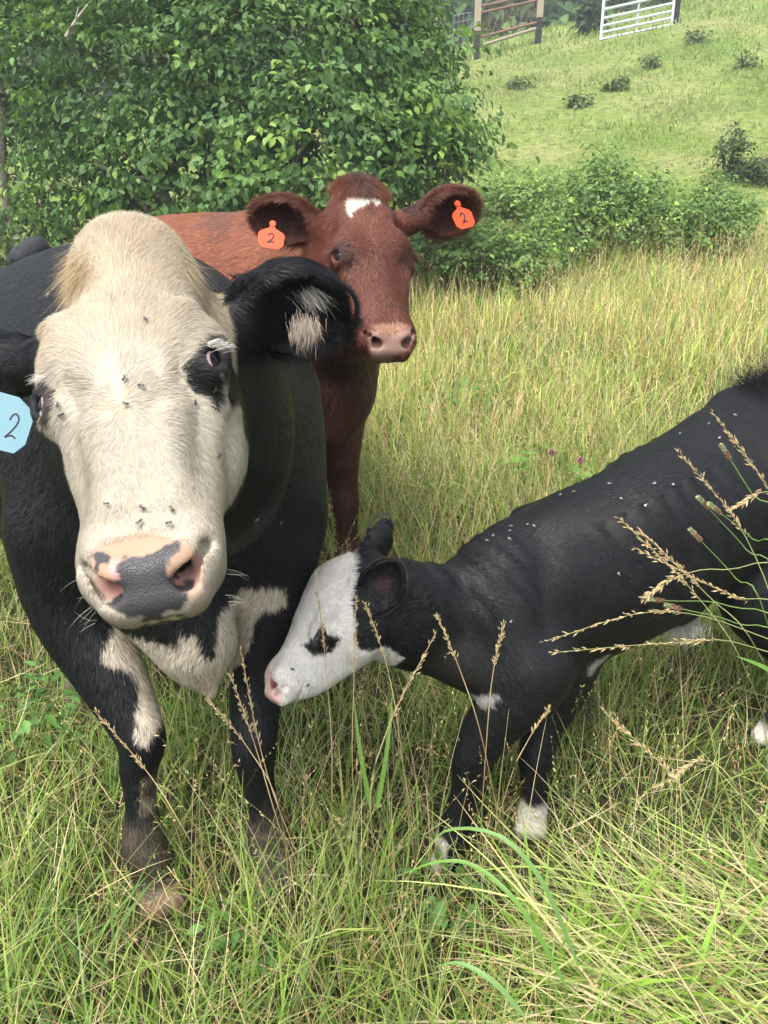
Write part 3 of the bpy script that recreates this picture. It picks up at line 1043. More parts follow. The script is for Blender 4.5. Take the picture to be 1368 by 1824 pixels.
    FP = lambda pts, z=0.0: [fr.ray(x, y, z) for x, y in pts]
    star = FP([(622, 353), (630, 347), (645, 350), (662, 346), (676, 347), (681, 363), (672, 365), (664, 360), (650, 369), (640, 373), (629, 385), (624, 372)], .012)
    padp = FP([(656, 590), (668, 596), (676, 602), (700, 598), (718, 592), (728, 582), (734, 588), (738, 604), (726, 620), (722, 628), (672, 638), (660, 622), (654, 606)], -.015)
    padu = FP([(662, 584), (680, 576), (712, 576), (726, 583), (715, 596), (695, 602), (676, 602)], -.012)

    def colour(p):
        q = fr.loc(p)
        x, y, z = q[..., 0], q[..., 1], q[..., 2]
        nz = vnoise(p, 110.0); nb = vnoise(p, 18.0, 5.0); nc = vnoise(p, 5.0, 9.0)
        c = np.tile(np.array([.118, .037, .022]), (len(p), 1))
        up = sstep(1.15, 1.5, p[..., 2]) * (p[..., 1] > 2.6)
        c = blend(c, up * .8, (.235, .078, .038))  # lighter back: orange-red sheen put into the coat colour
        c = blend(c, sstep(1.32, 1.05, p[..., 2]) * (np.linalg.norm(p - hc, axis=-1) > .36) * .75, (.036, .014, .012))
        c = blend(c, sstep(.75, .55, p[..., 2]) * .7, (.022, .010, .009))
        c = c * (1 + .10 * nb[..., None] + .14 * nc[..., None])
        # dark dried patch of skin behind the shoulder top
        d = np.linalg.norm((p - P(418, 402, 3.15)) / A3(.16, .3, .10), axis=-1)
        c = blend(c, sstep(1.1, .6, d + .5 * nb + .3 * nz) * .55, (.09, .05, .035))
        on = np.linalg.norm(q - [0, .30 * s, -.06], axis=-1) < .42
        fm = on & (z > -.12) & (y > -.1)
        # darker round eyes, down the side of the nose
        for sx in (1, -1):
            e = np.hypot((x - .092 * sx * s) / .030, (y - .262 * s) / .045)
            c = blend(c, sstep(1.3, .6, e + .2 * nb) * fm * .75, (.030, .014, .012))
            e = np.hypot((x - .094 * sx * s) / .02, (y - .30 * s) / .02)
            c = blend(c, sstep(1., .5, e) * fm * .5, (.22, .10, .06))
        c = blend(c, sstep(.020, .0, np.hypot(x - .012 * s, (y - .12 * s) * .8)) * fm * .7, (.03, .014, .012))
        k = lambda pl, e=.004, n_=.004: sstep(-e, e, poly_sd(x, y, pl) + n_ * nz + n_ * .6 * nb) * fm
        c = blend(c, sstep(-.002, .003, poly_sd(x, y, star) + .0005 + .005 * nz + .003 * nb) * fm, (.52, .47, .40))
        c = blend(c, k(padp, .006, .003) * .9, (.27, .165, .130))
        c = blend(c, k(padu, .004, .003) * .8, (.33, .17, .11))
        c = blend(c, sstep(.55 * s, .575 * s, y) * (z < -.055) * (z > -.2) * on * .8, (.02, .012, .012))
        for base, tip, e1, e2, e3 in ears:
            er = p - (base + tip) / 2
            ins = np.linalg.norm(er, axis=-1) < .14
            c = blend(c, ins * sstep(.016, .0, er @ e3) * sstep(.07, .03, np.abs(er @ e2)) * .75, (.032, .013, .011))
        return c

    def wet(p):
        q = fr.loc(p)
        x, y, z = q[..., 0], q[..., 1], q[..., 2]
        return sstep(-.004, .004, poly_sd(x, y, padp)) * ((z > -.12) & (y > .4 * s))
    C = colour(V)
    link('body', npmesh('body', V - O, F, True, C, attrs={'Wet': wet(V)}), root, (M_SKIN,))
    for q in (1, -1):
        c, look = eyes[q]
        eyeball(root, O, c + look * .0080, look, .0225, (.014, .010, .012), 0, (.10, .06, .05), fr.y, lim=.85)

    def hd(p, n):
        q = fr.loc(p)
        x, y = q[..., 0], q[..., 1] - .22 * s
        g = np.stack([x * 1.2, np.where(y < 0, y, y * 1.2), np.zeros_like(x)], -1)
        g = nrm(g)
        side = sstep(.060, .10, np.abs(q[..., 0]))
        g = g * (1 - .5 * side[..., None]) + side[..., None] * np.stack([0 * x, .5 + 0 * x, -.8 + 0 * x], -1)
        out = g @ fr.M
        for base, tip, e1, e2, e3 in ears:
            re_ = np.linalg.norm(p - (base + tip) / 2, axis=-1) < .14
            out = np.where(re_[..., None], nrm(e1 * .9 + A3(0, 0, -.4)), out)
        return out

    def hdens(p, n):
        d = np.full(len(p), 230000.)
        d[wet(p) > .3] = 0
        for q in (1, -1):
            c, look = eyes[q]
            d[np.linalg.norm(p - (c + look * .022), axis=-1) < .024] = 0
        return d
    nf1 = len(F1)

    def hl(p):
        L = .013 + .008 * sstep(.14, .0, fr.loc(p)[..., 1])
        for base, tip, *_ in ears:
            L = np.where(np.linalg.norm(p - (base + tip) / 2, axis=-1) < .13, .022, L)
        return L
    hair('coat', V, F[:nf1], N, hdens, hl, .0015, hd, colour, lambda p: .20 + 0 * p[..., 0], M_HAIR, root, O, seed=21, nseg=2, curl=.16, tilt=.35, clump=.35, cs=50., vary=.16)
    bvec = nrm(A3(-.5, .6, -.6))
    hair('coat', V, F[nf1:], N, lambda p, n: np.full(len(p), 26000.), lambda p: np.full(len(p), .026), .0024,
         lambda p, n: bvec + 0 * p, colour, lambda p: .16 + 0 * p[..., 0], M_HAIR, root, O, seed=22, nseg=2, curl=.12, tilt=.35, clump=.3, cs=18., vary=.22)
    r = np.random.default_rng(25)
    n = 5200
    a = r.random(n) * 2 * math.pi; rad = np.sqrt(r.random(n))
    lx = np.cos(a) * rad * .068 * s; ly = (-.004 + np.sin(a) * rad * .030) * s
    base = W(0, 0, 0) + lx[:, None] * fr.x + ly[:, None] * fr.y + (-.010 - lx**2 * 8 - (ly - .02)**2 * 7)[:, None] * fr.z
    dv = fr.x * (lx * 13)[:, None] + fr.z * .55 + fr.y * (.55 - 1.4 * sstep(.02, -.03, ly))[:, None]
    mid = np.exp(-(lx / (.032 * s))**2)[:, None] > r.random((n, 1)) * 1.1
    cc = np.where(mid, np.where(r.random((n, 1)) < .3, np.array([[.22, .15, .12]]), np.array([[.085, .042, .033]])), np.array([[.20, .060, .030]]))
    strands('forelock', base, dv, .046, .0010, -fr.z * .45 + fr.y * .5, cc, M_HAIR, root, O, seed=26, curl=.2)
    for q in (1, -1):
        c, look = eyes[q]
        n = 90
        upv = nrm(-fr.y * .8 + fr.x * .35 * q); up2 = nrm(upv - look * (upv @ look))
        base = c + look * .028 + up2 * .018 + np.cross(look, up2) * ((r.random(n) - .5) * .036)[:, None]
        strands('eyelash', base, fr.x * q * .8 + look * .4 + r.normal(size=(n, 3)) * .15, .026, .001, A3(0, 0, -.25), (.20, .09, .06), M_HAIR, root, O, seed=28 + q, curl=.15)
    for base, tip, e1, e2, e3 in ears:
        n = 1500
        L = np.linalg.norm(tip - base) / 2
        a = r.random(n) * 2 * math.pi
        bb = (base + tip) / 2 + e1 * (np.cos(a) * L * .98)[:, None] + e2 * (np.sin(a) * .073)[:, None] + e3 * (.004 + .008 * r.random(n))[:, None]
        out = e1 * np.cos(a)[:, None] + e2 * np.sin(a)[:, None]
        strands('ear_hair', bb, out * .6 + e1 * .7 + e3 * .1 + r.normal(size=(n, 3)) * .25, .026, .0011, A3(0, 0, -.2), (.15, .055, .033), M_HAIR, root, O, seed=31, curl=.3)
    tag(root, 'reddish brown cow with a small white star, standing behind the white faced cow', 'cow')
    return dict(root=root, O=O, fr=fr, V=V, F=F)


# ================================================================ the black calf with a white face
def build_calf():
    A, Bm = P(632, 1012, 1.77), P(487, 1232, 1.66)
    fr = Frame(A, Bm, A3(-.80, -.22, .52))
    if fr.x[1] > 0: fr = Frame(A, Bm, A3(-.80, -.22, .52), flip=True)       # x towards the camera
    W = fr.w
    root = empty('calf', (0.45, 1.75, 0.05))
    O = np.array(root.location)
    B = Body()
    B.chain([P(690, 1095, 1.80), P(760, 1108, 1.85), P(840, 1104, 1.90), P(905, 1092, 1.93), P(1000, 1048, 1.96), P(1120, 988, 2.02), P(1240, 915, 2.10), P(1350, 850, 2.18), P(1450, 835, 2.27)],
            [(.076, .104), (.084, .120), (.100, .150), (.13, .188), (.150, .202), (.172, .215), (.172, .218), (.165, .21), (.12, .17)], k=.06)
    B.add(ecaps(P(905, 965, 1.95), P(965, 938, 2.0), .045, .045), .06)                 # withers
    B.add(ecaps(P(930, 925, 2.07), P(985, 905, 2.06), .034, .03), .05)                  # far shoulder blade
    B.add(ecaps(P(1010, 922, 2.0), P(1300, 742, 2.16), .03, .035), .08)                # spine
    B.add(ecaps(P(1310, 725, 2.18), P(1400, 700, 2.2), .045, .05), .08)                # rump
    B.add(ecaps(P(885, 1035, 1.85), P(935, 1185, 1.81), .088, .080), .07)              # shoulder
    B.add(ecaps(P(830, 1180, 1.84), P(880, 1215, 1.84), .06, .055), .06)               # breast
    # near fore leg, stepping forward
    B.chain([P(960, 1190, 1.82), P(918, 1244, 1.83), P(870, 1298, 1.86), P(842, 1346, 1.88), P(832, 1395, 1.90), P(820, 1440, 1.92), P(808, 1482, 1.93), P(802, 1512, 1.93)],
            [.084, .070, .056, .047, .035, .033, .038, .036], k=.05)
    B.add(ecaps(P(800, 1515, 1.935) + A3(-.012, 0, 0), P(790, 1537, 1.93) + A3(-.014, -.01, 0), .022, .026), .008)
    B.add(ecaps(P(800, 1515, 1.935) + A3(.014, .01, 0), P(806, 1538, 1.93) + A3(.012, 0, 0), .022, .026), .008)
    # far fore leg
    B.chain([P(1000, 1180, 2.0), P(985, 1245, 2.0), P(962, 1310, 1.99), P(953, 1355, 1.99), P(951, 1400, 2.0), P(950, 1435, 2.01), P(946, 1455, 2.01)],
            [.090, .062, .044, .039, .031, .034, .036], k=.05)
    B.add(ecaps(P(975, 1150, 1.94), P(1008, 1205, 1.96), .085, .060), .04)
    B.add(ell(P(838, 1346, 1.865), (.030, .034, .040)), .015)
    B.add(ell(P(952, 1352, 1.975), (.026, .030, .036)), .015)
    for q in (-1, 1):
        B.add(ecaps(P(946, 1450, 2.01) + A3(.013 * q, 0, 0), P(944, 1472, 2.0) + A3(.016 * q, -.01, 0), .022, .027), .008)
    # hind legs
    B.chain([P(1390, 900, 2.18), P(1368, 1000, 2.16), P(1345, 1075, 2.15), P(1392, 1150, 2.22), P(1425, 1205, 2.27), P(1402, 1260, 2.28), P(1378, 1290, 2.28)],
            [.15, .115, .085, .055, .042, .028, .034], k=.06)
    B.add(ecaps(P(1376, 1292, 2.28), P(1356, 1312, 2.27), .030, .030), .02)
    B.chain([P(1440, 880, 2.32), P(1430, 1000, 2.34), P(1440, 1110, 2.38), P(1470, 1180, 2.40), P(1460, 1270, 2.42)], [.14, .1, .055, .04, .036], k=.06)
    B.add(ecaps(P(1215, 1095, 2.05), P(1222, 1125, 2.05), (.04, .03), (.012, .012)), .04)   # navel
    # head
    ys = np.array([-.02, .012, .063, .105, .145, .19, .235, .28, .305, .328])
    w = np.array([.045, .058, .076, .082, .076, .062, .052, .048, .045, .034])
    zf = np.array([.02, .040, .066, .064, .056, .046, .037, .034, .028, .012])
    zb = np.array([-.07, -.10, -.135, -.150, -.150, -.135, -.112, -.088, -.066, -.036])
    n = np.array([2.1, 2.2, 2.3, 2.4, 2.4, 2.3, 2.2, 2.3, 2.3, 2.3])
    B.add(loft(fr, ys, w, zf, zb, n, .018), .025)
    B.chain([W(0, .08, -.04), P(700, 1085, 1.79), P(770, 1095, 1.84)], [(.068, .095), (.075, .108), (.084, .120)], k=.05)
    B.pair(fr, lambda q: ell(W(.060 * q, .115, -.075), (.024, .060, .050), fr.M), .03)
    B.pair(fr, lambda q: ell(W(.062 * q, .135, .022), (.018, .034, .018), fr.M), .02)
    B.pair(fr, lambda q: ell(W(.030 * q, .285, -.008), (.022, .036, .036), fr.M), .02)
    B.pair(fr, lambda q: ecaps(W(.032 * q, .332, -.002), W(.045 * q, .312, .004), .0085, .006), .008, cut=True)
    B.cut(ell(W(0, .315, -.040), (.06, .045, .003), np.stack([fr.x, nrm(fr.y * .93 - fr.z * .36), nrm(fr.z * .93 + fr.y * .36)])), .005)
    B.cut(ell(P(489, 1216, 1.638), (.010, .016, .0075)), .008)
    eyes = {}
    for q in (1, -1):
        c = W(.0545 * q, .178, .002)
        look = nrm(fr.x * q * .93 + fr.z * .30 + fr.y * .1)
        eyes[q] = (c, look)
        long_ = nrm(fr.y * .85 - fr.z * .40); long_ = nrm(long_ - look * (long_ @ look)); across = np.cross(look, long_)
        M = np.stack([long_, across, look])
        B.add(ell(c + look * .008, (.030, .026, .012), M), 0.014)
        B.cut(ell(c + look * .022, (.0190, .0105, .016), M), 0.006)
        for a in np.linspace(0, 2 * math.pi, 12, endpoint=False):
            B.add(ell(c + look * .019 + long_ * math.cos(a) * .020 + across * math.sin(a) * .0130, (.0042,) * 3), 0.005)

    def ear(base, tip, wdt, open_, thick, deep):
        e1 = nrm(tip - base); L = np.linalg.norm(tip - base)
        e3 = nrm(open_ - e1 * (open_ @ e1)); e2 = np.cross(e3, e1)
        return cup((base + tip) / 2, (L / 2, wdt / 2, thick), np.stack([e1, e2, e3]), deep, .008, (.25, .42)), e1, e2, e3
    ears = []
    for base, tip, op, att in ((P(652, 1092, 1.69), P(708, 996, 1.655), A3(-.25, -.85, -.15), P(662, 1085, 1.75)), (P(645, 1015, 1.86), P(696, 920, 1.90), A3(-.5, .75, .2), P(640, 1030, 1.82))):
        e, e1, e2, e3 = ear(base, tip, .104, op, .032, .012)
        B.add(e, 0.010)
        B.add(ecaps(att, base + e1 * .02 - e3 * .01, .032, .022), 0.02)
        ears.append((base, tip, e1, e2, e3))
    hc = W(0, .16, -.03)
    fine = lambda c, R: (np.linalg.norm(c - hc, axis=-1) < .26 + R)
    V1, F1 = B.mesh(hc - .28, hc + .28, .0042, keep=fine)
    F1 = F1[(np.linalg.norm(V1 - hc, axis=-1) < .238)[F1].any(1)]
    V2, F2 = B.mesh((-.45, 1.3, -.1), (1.6, 2.9, 1.3), .010)
    F2 = F2[~(np.linalg.norm(V2 - hc, axis=-1) < .233)[F2].all(1)]
    V1 = relax(V1, F1, 1, .35); V2 = relax(V2, F2, 3, .5)
    V, F = merge([(V1, F1), (V2, F2)])
    u = np.zeros(len(V), bool); u[F.ravel()] = True
    re = np.cumsum(u) - 1; V = V[u]; F = re[F]
    N = vert_normals(V, F)
    # ribs, folds of loose skin on the neck and shoulder, slack flank
    ax_ = nrm(P(1300, 790, 2.15) - P(900, 1000, 1.95))
    sa = (V - P(900, 1000, 1.95)) @ ax_
    sv = V[:, 2]
    rib = sstep(.58, .68, sv) * sstep(.10, .2, sa) * sstep(.62, .45, sa) * (np.abs(N[:, 2]) < .75)
    dsp = .0035 * rib * np.sin((sa + .25 * (sv - .7)) * 105 + 1.5 * vnoise(V, 5., 3.))
    nk = sstep(.62, .72, sv) * sstep(.02, -.06, sa) * sstep(-.45, -.30, sa) * sstep(.23, .27, np.linalg.norm(V - hc, axis=-1))
    dsp += .0022 * nk * np.sin((sa * .9 + .25 * sv) * 150 + 4 * vnoise(V, 6., 5.))
    dsp += .010 * vnoise(V, 9., 7.) * sstep(.27, .32, np.linalg.norm(V - hc, axis=-1)) * sstep(.55, .70, sv)
    dsp -= .016 * np.exp(-((V - P(1215, 985, 1.9))**2 / A3(.004, .02, .006)).sum(-1)) + .014 * np.exp(-((V - P(965, 1060, 1.8))**2 / A3(.0012, .02, .010)).sum(-1))
    V = V + N * dsp[:, None]
    N = vert_normals(V, F)
    XZ = lambda pts, d: [tuple(P(x, y, d)[[0, 2]]) for x, y in pts]
    whitef = XZ([(600, 985), (622, 1000), (626, 1030), (622, 1055), (628, 1075), (632, 1100), (634, 1135), (652, 1150), (678, 1158), (700, 1180), (722, 1196), (700, 1230), (600, 1300), (440, 1280), (440, 1150), (520, 1000)], 1.70)
    ep = XZ([(541, 1130), (552, 1124), (558, 1114), (570, 1117), (578, 1107), (592, 1112), (606, 1122), (606, 1138), (596, 1148), (584, 1148), (576, 1152), (560, 1148), (548, 1138)], 1.69)
    pnk = XZ([(474, 1190), (486, 1196), (498, 1206), (508, 1222), (504, 1238), (498, 1256), (470, 1250)], 1.66)
    spots = [XZ([(838, 1222), (860, 1210), (880, 1206), (874, 1222), (860, 1236), (838, 1240)], 1.84), XZ([(1038, 1172), (1080, 1158), (1076, 1178), (1042, 1190)], 1.93), XZ([(1176, 1120), (1250, 1088), (1262, 1150), (1180, 1150)], 2.05)]

    def colour(p):
        q = fr.loc(p); x, y, z = q[..., 0], q[..., 1], q[..., 2]
        nz = vnoise(p, 140.0); nb = vnoise(p, 24.0, 5.0); nc = vnoise(p, 7.0, 9.0)
        c = np.tile(np.array([.0062, .0067, .0080]), (len(p), 1))
        c = blend(c, sstep(.2, .8, nc + .3 * nb) * .5, (.020, .017, .015))
        fx, fz = p[..., 0], p[..., 2]
        hd_ = np.linalg.norm(p - hc, axis=-1) < .30
        pd = poly_sd(fx, fz, whitef) + .003 * nz + .003 * nb
        wc = np.array([.66, .63, .58]) * (1 + .05 * nb[..., None])
        c = c + (wc - c) * (sstep(-.003, .003, pd) * hd_)[..., None]
        c = blend(c, sstep(-.002, .002, poly_sd(fx, fz, ep) + .003 * nz) * (x > 0) * hd_, (.012, .011, .011))
        c = blend(c, sstep(-.004, .006, poly_sd(fx, fz, pnk) + .002 * nz) * hd_ * .8, (.42, .22, .19))
        for sp in spots:
            c = blend(c, sstep(-.006, .006, poly_sd(fx, fz, sp) + .008 * nz + .006 * nb) * (p[..., 1] < 2.2), (.26, .25, .23))
        nst = np.linalg.norm((p - P(489, 1216, 1.645)) / A3(1, 1.6, 1), axis=-1)
        c = blend(c, sstep(.017, .008, nst + .002 * nz), (.11, .040, .036))
        # socks
        n1 = (np.hypot(fx - P(946, 1450, 2.0)[0], p[..., 1] - P(946, 1450, 2.0)[1]) < .10)
        c = blend(c, n1 * sstep(.125, .105, fz + .02 * nb), (.46, .43, .38))
        n2 = (np.hypot(fx - P(800, 1520, 1.93)[0], p[..., 1] - P(800, 1520, 1.93)[1]) < .10)
        c = blend(c, n2 * sstep(.095, .08, fz + .01 * nb) * sstep(.004, -.004, fx - P(793, 1520, 1.93)[0] + .004 * nz), (.62, .58, .52))
        n3 = (np.hypot(fx - P(1366, 1300, 2.28)[0], p[..., 1] - P(1366, 1300, 2.28)[1]) < .09)
        c = blend(c, n3 * sstep(.14, .11, fz + .01 * nb), (.62, .58, .52))
        base, tip, e1, e2, e3 = ears[0]
        er = p - (base + tip) / 2
        c = blend(c, (np.linalg.norm(er, axis=-1) < .07) * np.exp(-((er @ e1)**2 / .0004 + (er @ e2)**2 / .0003)) * (er @ e3 > -.03) * .55, (.075, .045, .038))
        return c
    C = colour(V)
    wet = sstep(-.002, .006, poly_sd(V[:, 0], V[:, 2], pnk)) * (np.linalg.norm(V - hc, axis=-1) < .3)
    link('body', npmesh('body', V - O, F, True, C, attrs={'Wet': wet}), root, (M_SKIN,))
    for q in (1, -1):
        c, look = eyes[q]
        eyeball(root, O, c + look * .0075, look, .0165, (.010, .009, .012), 0, (.10, .08, .08), fr.y, lim=.9)

    def hd(p, n):
        q = fr.loc(p)
        x, y, z = q[..., 0], q[..., 1] - .13, q[..., 2]
        g = np.stack([x * 1.0, np.where(y < 0, y * 1.2 - .0, y), -.35 * np.abs(x) - .02 + 0 * x], -1)
        out = nrm(g) @ fr.M
        for base, tip, e1, e2, e3 in ears:
            re_ = np.linalg.norm(p - (base + tip) / 2, axis=-1) < .075
            out = np.where(re_[..., None], nrm(e1 + A3(0, 0, -.1)), out)
        return out

    def hdens(p, n):
        d = np.full(len(p), 420000.)
        d[poly_sd(p[:, 0], p[:, 2], pnk) > .003] = 0
        for q in (1, -1):
            c, look = eyes[q]
            d[np.linalg.norm(p - (c + look * .019), axis=-1) < .0165] = 0
        return d
    nf1 = len(F1)
    hair('coat', V, F[:nf1], N, hdens, lambda p: np.where(np.minimum(*[np.linalg.norm(p - (e[0] + e[1]) / 2, axis=-1) for e in ears]) < .07, .009, .009 + .014 * sstep(.12, .05, fr.loc(p)[..., 1])), .0012, hd, colour,
         lambda p: .16 + .25 * sstep(.11, .03, fr.loc(p)[..., 1]), M_HAIR, root, O, seed=41, nseg=2, curl=.22, tilt=.45, clump=.9, cs=75., vary=.08)
    bv = nrm(P(1300, 800, 2.15) - P(900, 1000, 1.95))
    hair('coat', V, F[nf1:], N, lambda p, n: np.full(len(p), 110000.), lambda p: np.full(len(p), .012), .0014,
         lambda p, n: bv * .8 + A3(0, 0, -.75) * sstep(-.2, .4, vnoise(p, 3., 8.))[..., None] - A3(0, 0, .35), colour, lambda p: .07 + 0 * p[..., 0], M_HAIR, root, O, seed=42, nseg=2, curl=.12, tilt=.22, clump=.45, cs=22., vary=.18)
    r = np.random.default_rng(45)
    # curly tufts: behind the poll and on the tail head
    n = 900
    base = P(632, 1024, 1.76) + r.normal(size=(n, 3)) * A3(.010, .03, .016)
    strands('tuft', base, A3(.1, -.4, .9) + r.normal(size=(n, 3)) * .6, .016, .0010, r.normal(size=(n, 3)) * .7, (.014, .014, .016), M_HAIR, root, O, seed=46, curl=.8, nseg=6)
    n = 3600
    t = r.random(n)
    base = P(1322, 712, 2.17) * (1 - t)[:, None] + P(1420, 678, 2.2) * t[:, None] + r.normal(size=(n, 3)) * A3(.014, .03, .020)
    strands('tuft', base, A3(-.1, -.1, .9) + r.normal(size=(n, 3)) * .6, .040, .0013, r.normal(size=(n, 3)) * .8, (.012, .012, .014), M_HAIR, root, O, seed=47, curl=.9, nseg=6)
    n = 500
    base = P(1030, 1225, 1.98) + r.normal(size=(n, 3)) * A3(.015, .03, .03)
    strands('tuft', base, A3(.7, 0, -.6) + r.normal(size=(n, 3)) * .3, .035, .0011, A3(0, 0, -.3), (.012, .012, .014), M_HAIR, root, O, seed=48, curl=.3)
    n = 420
    base = P(1214, 1112, 2.03) + r.normal(size=(n, 3)) * A3(.028, .02, .008)
    strands('belly_hair', base, A3(.1, 0, -1.) + r.normal(size=(n, 3)) * .25, .036, .0011, A3(0, 0, -.1), (.42, .40, .36), M_HAIR, root, O, seed=44, curl=.25)
    c, look = eyes[1]
    n = 90
    base = c + look * .021 - fr.y * ((r.random(n) - .5) * .030)[:, None] + fr.z * .010
    strands('eyelash', base, look * .9 + fr.z * .1 + fr.y * .3 - A3(0, 0, .5) + r.normal(size=(n, 3)) * .2, .022, .0009, A3(0, 0, -.4), (.10, .10, .11), M_HAIR, root, O, seed=49, curl=.2)
    for base, tip, e1, e2, e3 in ears:
        n = 900
        L = np.linalg.norm(tip - base) / 2
        a = r.random(n) * 2 * math.pi
        bb = (base + tip) / 2 + e1 * (np.cos(a) * L * .97)[:, None] + e2 * (np.sin(a) * .049)[:, None] + e3 * (.003 + .005 * r.random(n))[:, None]
        out = e1 * np.cos(a)[:, None] + e2 * np.sin(a)[:, None]
        strands('ear_hair', bb, out * .7 + e1 * .5 + r.normal(size=(n, 3)) * .25, .007, .0007, A3(0, 0, 0), (.060, .054, .050), M_HAIR, root, O, seed=51, curl=.3)
    tag(root, 'young black calf with a white face, nuzzling the leg of the white faced cow', 'calf')
    return dict(root=root, O=O, fr=fr, V=V, F=F)


red = build_red_cow()
calf = build_calf()
# ================================================================ ear tags
from mathutils.bvhtree import BVHTree


def plate(name, pts, center, ex, ey, thick, material, parent, O, hole=None):
    """thin plate: outline pts (metres, in the ex / ey plane round center)"""
    pts = np.asarray(pts, float)
    n = len(pts)
    ez = nrm(np.cross(ex, ey))
    f = center + pts[:, :1] * ex + pts[:, 1:] * ey
    V = np.concatenate([f + ez * thick / 2, f - ez * thick / 2])
    loops = list(range(n)) + list(range(2 * n - 1, n - 1, -1))
    cnt = [n, n]
    for i in range(n):
        j = (i + 1) % n
        loops += [i, i + n, j + n, j]
        cnt.append(4)
    me = npmesh(name, V - O, loops, False, nloop=cnt)
    return link(name, me, parent, (material,))


def ribbon(name, strokes, w, center, ex, ey, off, material, parent, O):
    """marker strokes on a plate"""
    ez = nrm(np.cross(ex, ey))
    Vs, Fs = [], []
    b = 0
    for st in strokes:
        st = np.asarray(st, float)
        t = np.arange(len(st)); tt = np.linspace(0, len(st) - 1, len(st) * 6)
        q = np.stack([lerp_in(tt, t, st[:, 0]), lerp_in(tt, t, st[:, 1])], -1)
        d = nrm(np.gradient(q, axis=0)); nn = np.stack([-d[:, 1], d[:, 0]], -1)
        for s_ in (1, -1):
            r_ = q + nn * w / 2 * s_
            Vs.append(center + r_[:, :1] * ex + r_[:, 1:] * ey + ez * off)
        m = len(q)
        i = np.arange(m - 1)
        Fs.append(b + np.stack([i, i + m, i + m + 1, i + 1], -1))
        b += 2 * m
    me = npmesh(name, np.concatenate(Vs) - O, np.concatenate(Fs), False)
    return link(name, me, parent, (material,))


M_ORANGE = mat('orange tag plastic', (.60, .066, .014), rough=.45, spec=.3, var=(60, .4, (.42, .075, .03)))
M_BLUE = mat('blue tag plastic', (.11, .225, .275), rough=.5, spec=.3, var=(40, .5, (.15, .23, .26)))
M_INK = mat('marker ink', (.015, .012, .02), rough=.6)
M_STUD = mat('tag stud', (.70, .07, .02), rough=.4)
TWO = [(-.55, .45), (-.35, .85), (.05, .95), (.40, .65), (.35, .20), (-.05, -.35), (-.50, -.80), (-.30, -.72), (.15, -.62), (.65, -.75)]


def ear_tag(cow, px, py, d, k, outline, strokes, yaw, roll, material, studm, ink=.0016, tilt=.15):
    ex = nrm(CR * math.cos(yaw) + CF * math.sin(yaw)); ez = nrm(np.cross(ex, CU) * 1.0)
    ey = nrm(np.cross(ez, ex) * 1.0)
    if ey @ CU < 0: ey = -ey
    c_, s_ = math.cos(roll), math.sin(roll)
    ex, ey = ex * c_ + ey * s_, ey * c_ - ex * s_
    if np.cross(ex, ey) @ CF > 0: ex2 = ex
    n = nrm(np.cross(ex, ey))
    ey = nrm(ey + n * tilt * -1)
    c = P(px, py, d)
    t = plate('ear_tag', np.array(outline) * k, c, ex, ey, .0022, material, cow['root'], cow['O'])
    n = nrm(np.cross(ex, ey))
    for s in strokes:
        pass
    ribbon('number', strokes, ink, c, ex, ey, .0016 if n @ CF < 0 else -.0016, M_INK, t, np.zeros(3) + cow['O'])
    if material is M_BLUE: return t
    # button that holds the tag in the ear
    top = c + ey * (outline[0][1] * k * .93)
    o = plate('button', [(math.cos(a) * .009, math.sin(a) * .009) for a in np.linspace(0, 2 * math.pi, 16, endpoint=False)], top, ex, ey, .006, studm, t, cow['O'])
    return t


TAG = [(-.12, 1.25), (.12, 1.25), (.24, .80), (.85, .50), (1.0, .25), (.95, -.55), (.60, -.85), (-.60, -.85), (-.95, -.55), (-1.0, .25), (-.85, .50), (-.24, .80)]
TAG2 = [(-.75, .98), (.25, .93), (.85, .60), (1.0, .25), (.98, -.50), (.66, -.85), (-.60, -.85), (-.95, -.55), (-1.0, .25), (-.95, .70)]
if red:
    two = [[(x * .0155, y * .0155 - .002) for x, y in TWO]]
    ear_tag(red, 483, 424, 2.185, .0375, TAG, two, .15, -.10, M_ORANGE, M_STUD, ink=.0042)
    ear_tag(red, 825, 388, 2.205, .0365, TAG, two, .55, .38, M_ORANGE, M_STUD, ink=.0046)
if hero:
    k = .020
    strokes = [[(.016 + x * k * .75, y * k - .002) for x, y in TWO], [(-.022, .008), (-.015, .014), (-.015, -.020)]]
    ear_tag(hero, 8, 755, 1.10, .0450, TAG2, strokes, -.25, -.22, M_BLUE, M_BLUE, ink=.0026)


# ================================================================ flies
M_FLY = mat('fly', (.012, .010, .010), rough=.35, spec=.5)
M_WING = mat('fly wing', (.06, .055, .05), rough=.4, spec=.3)


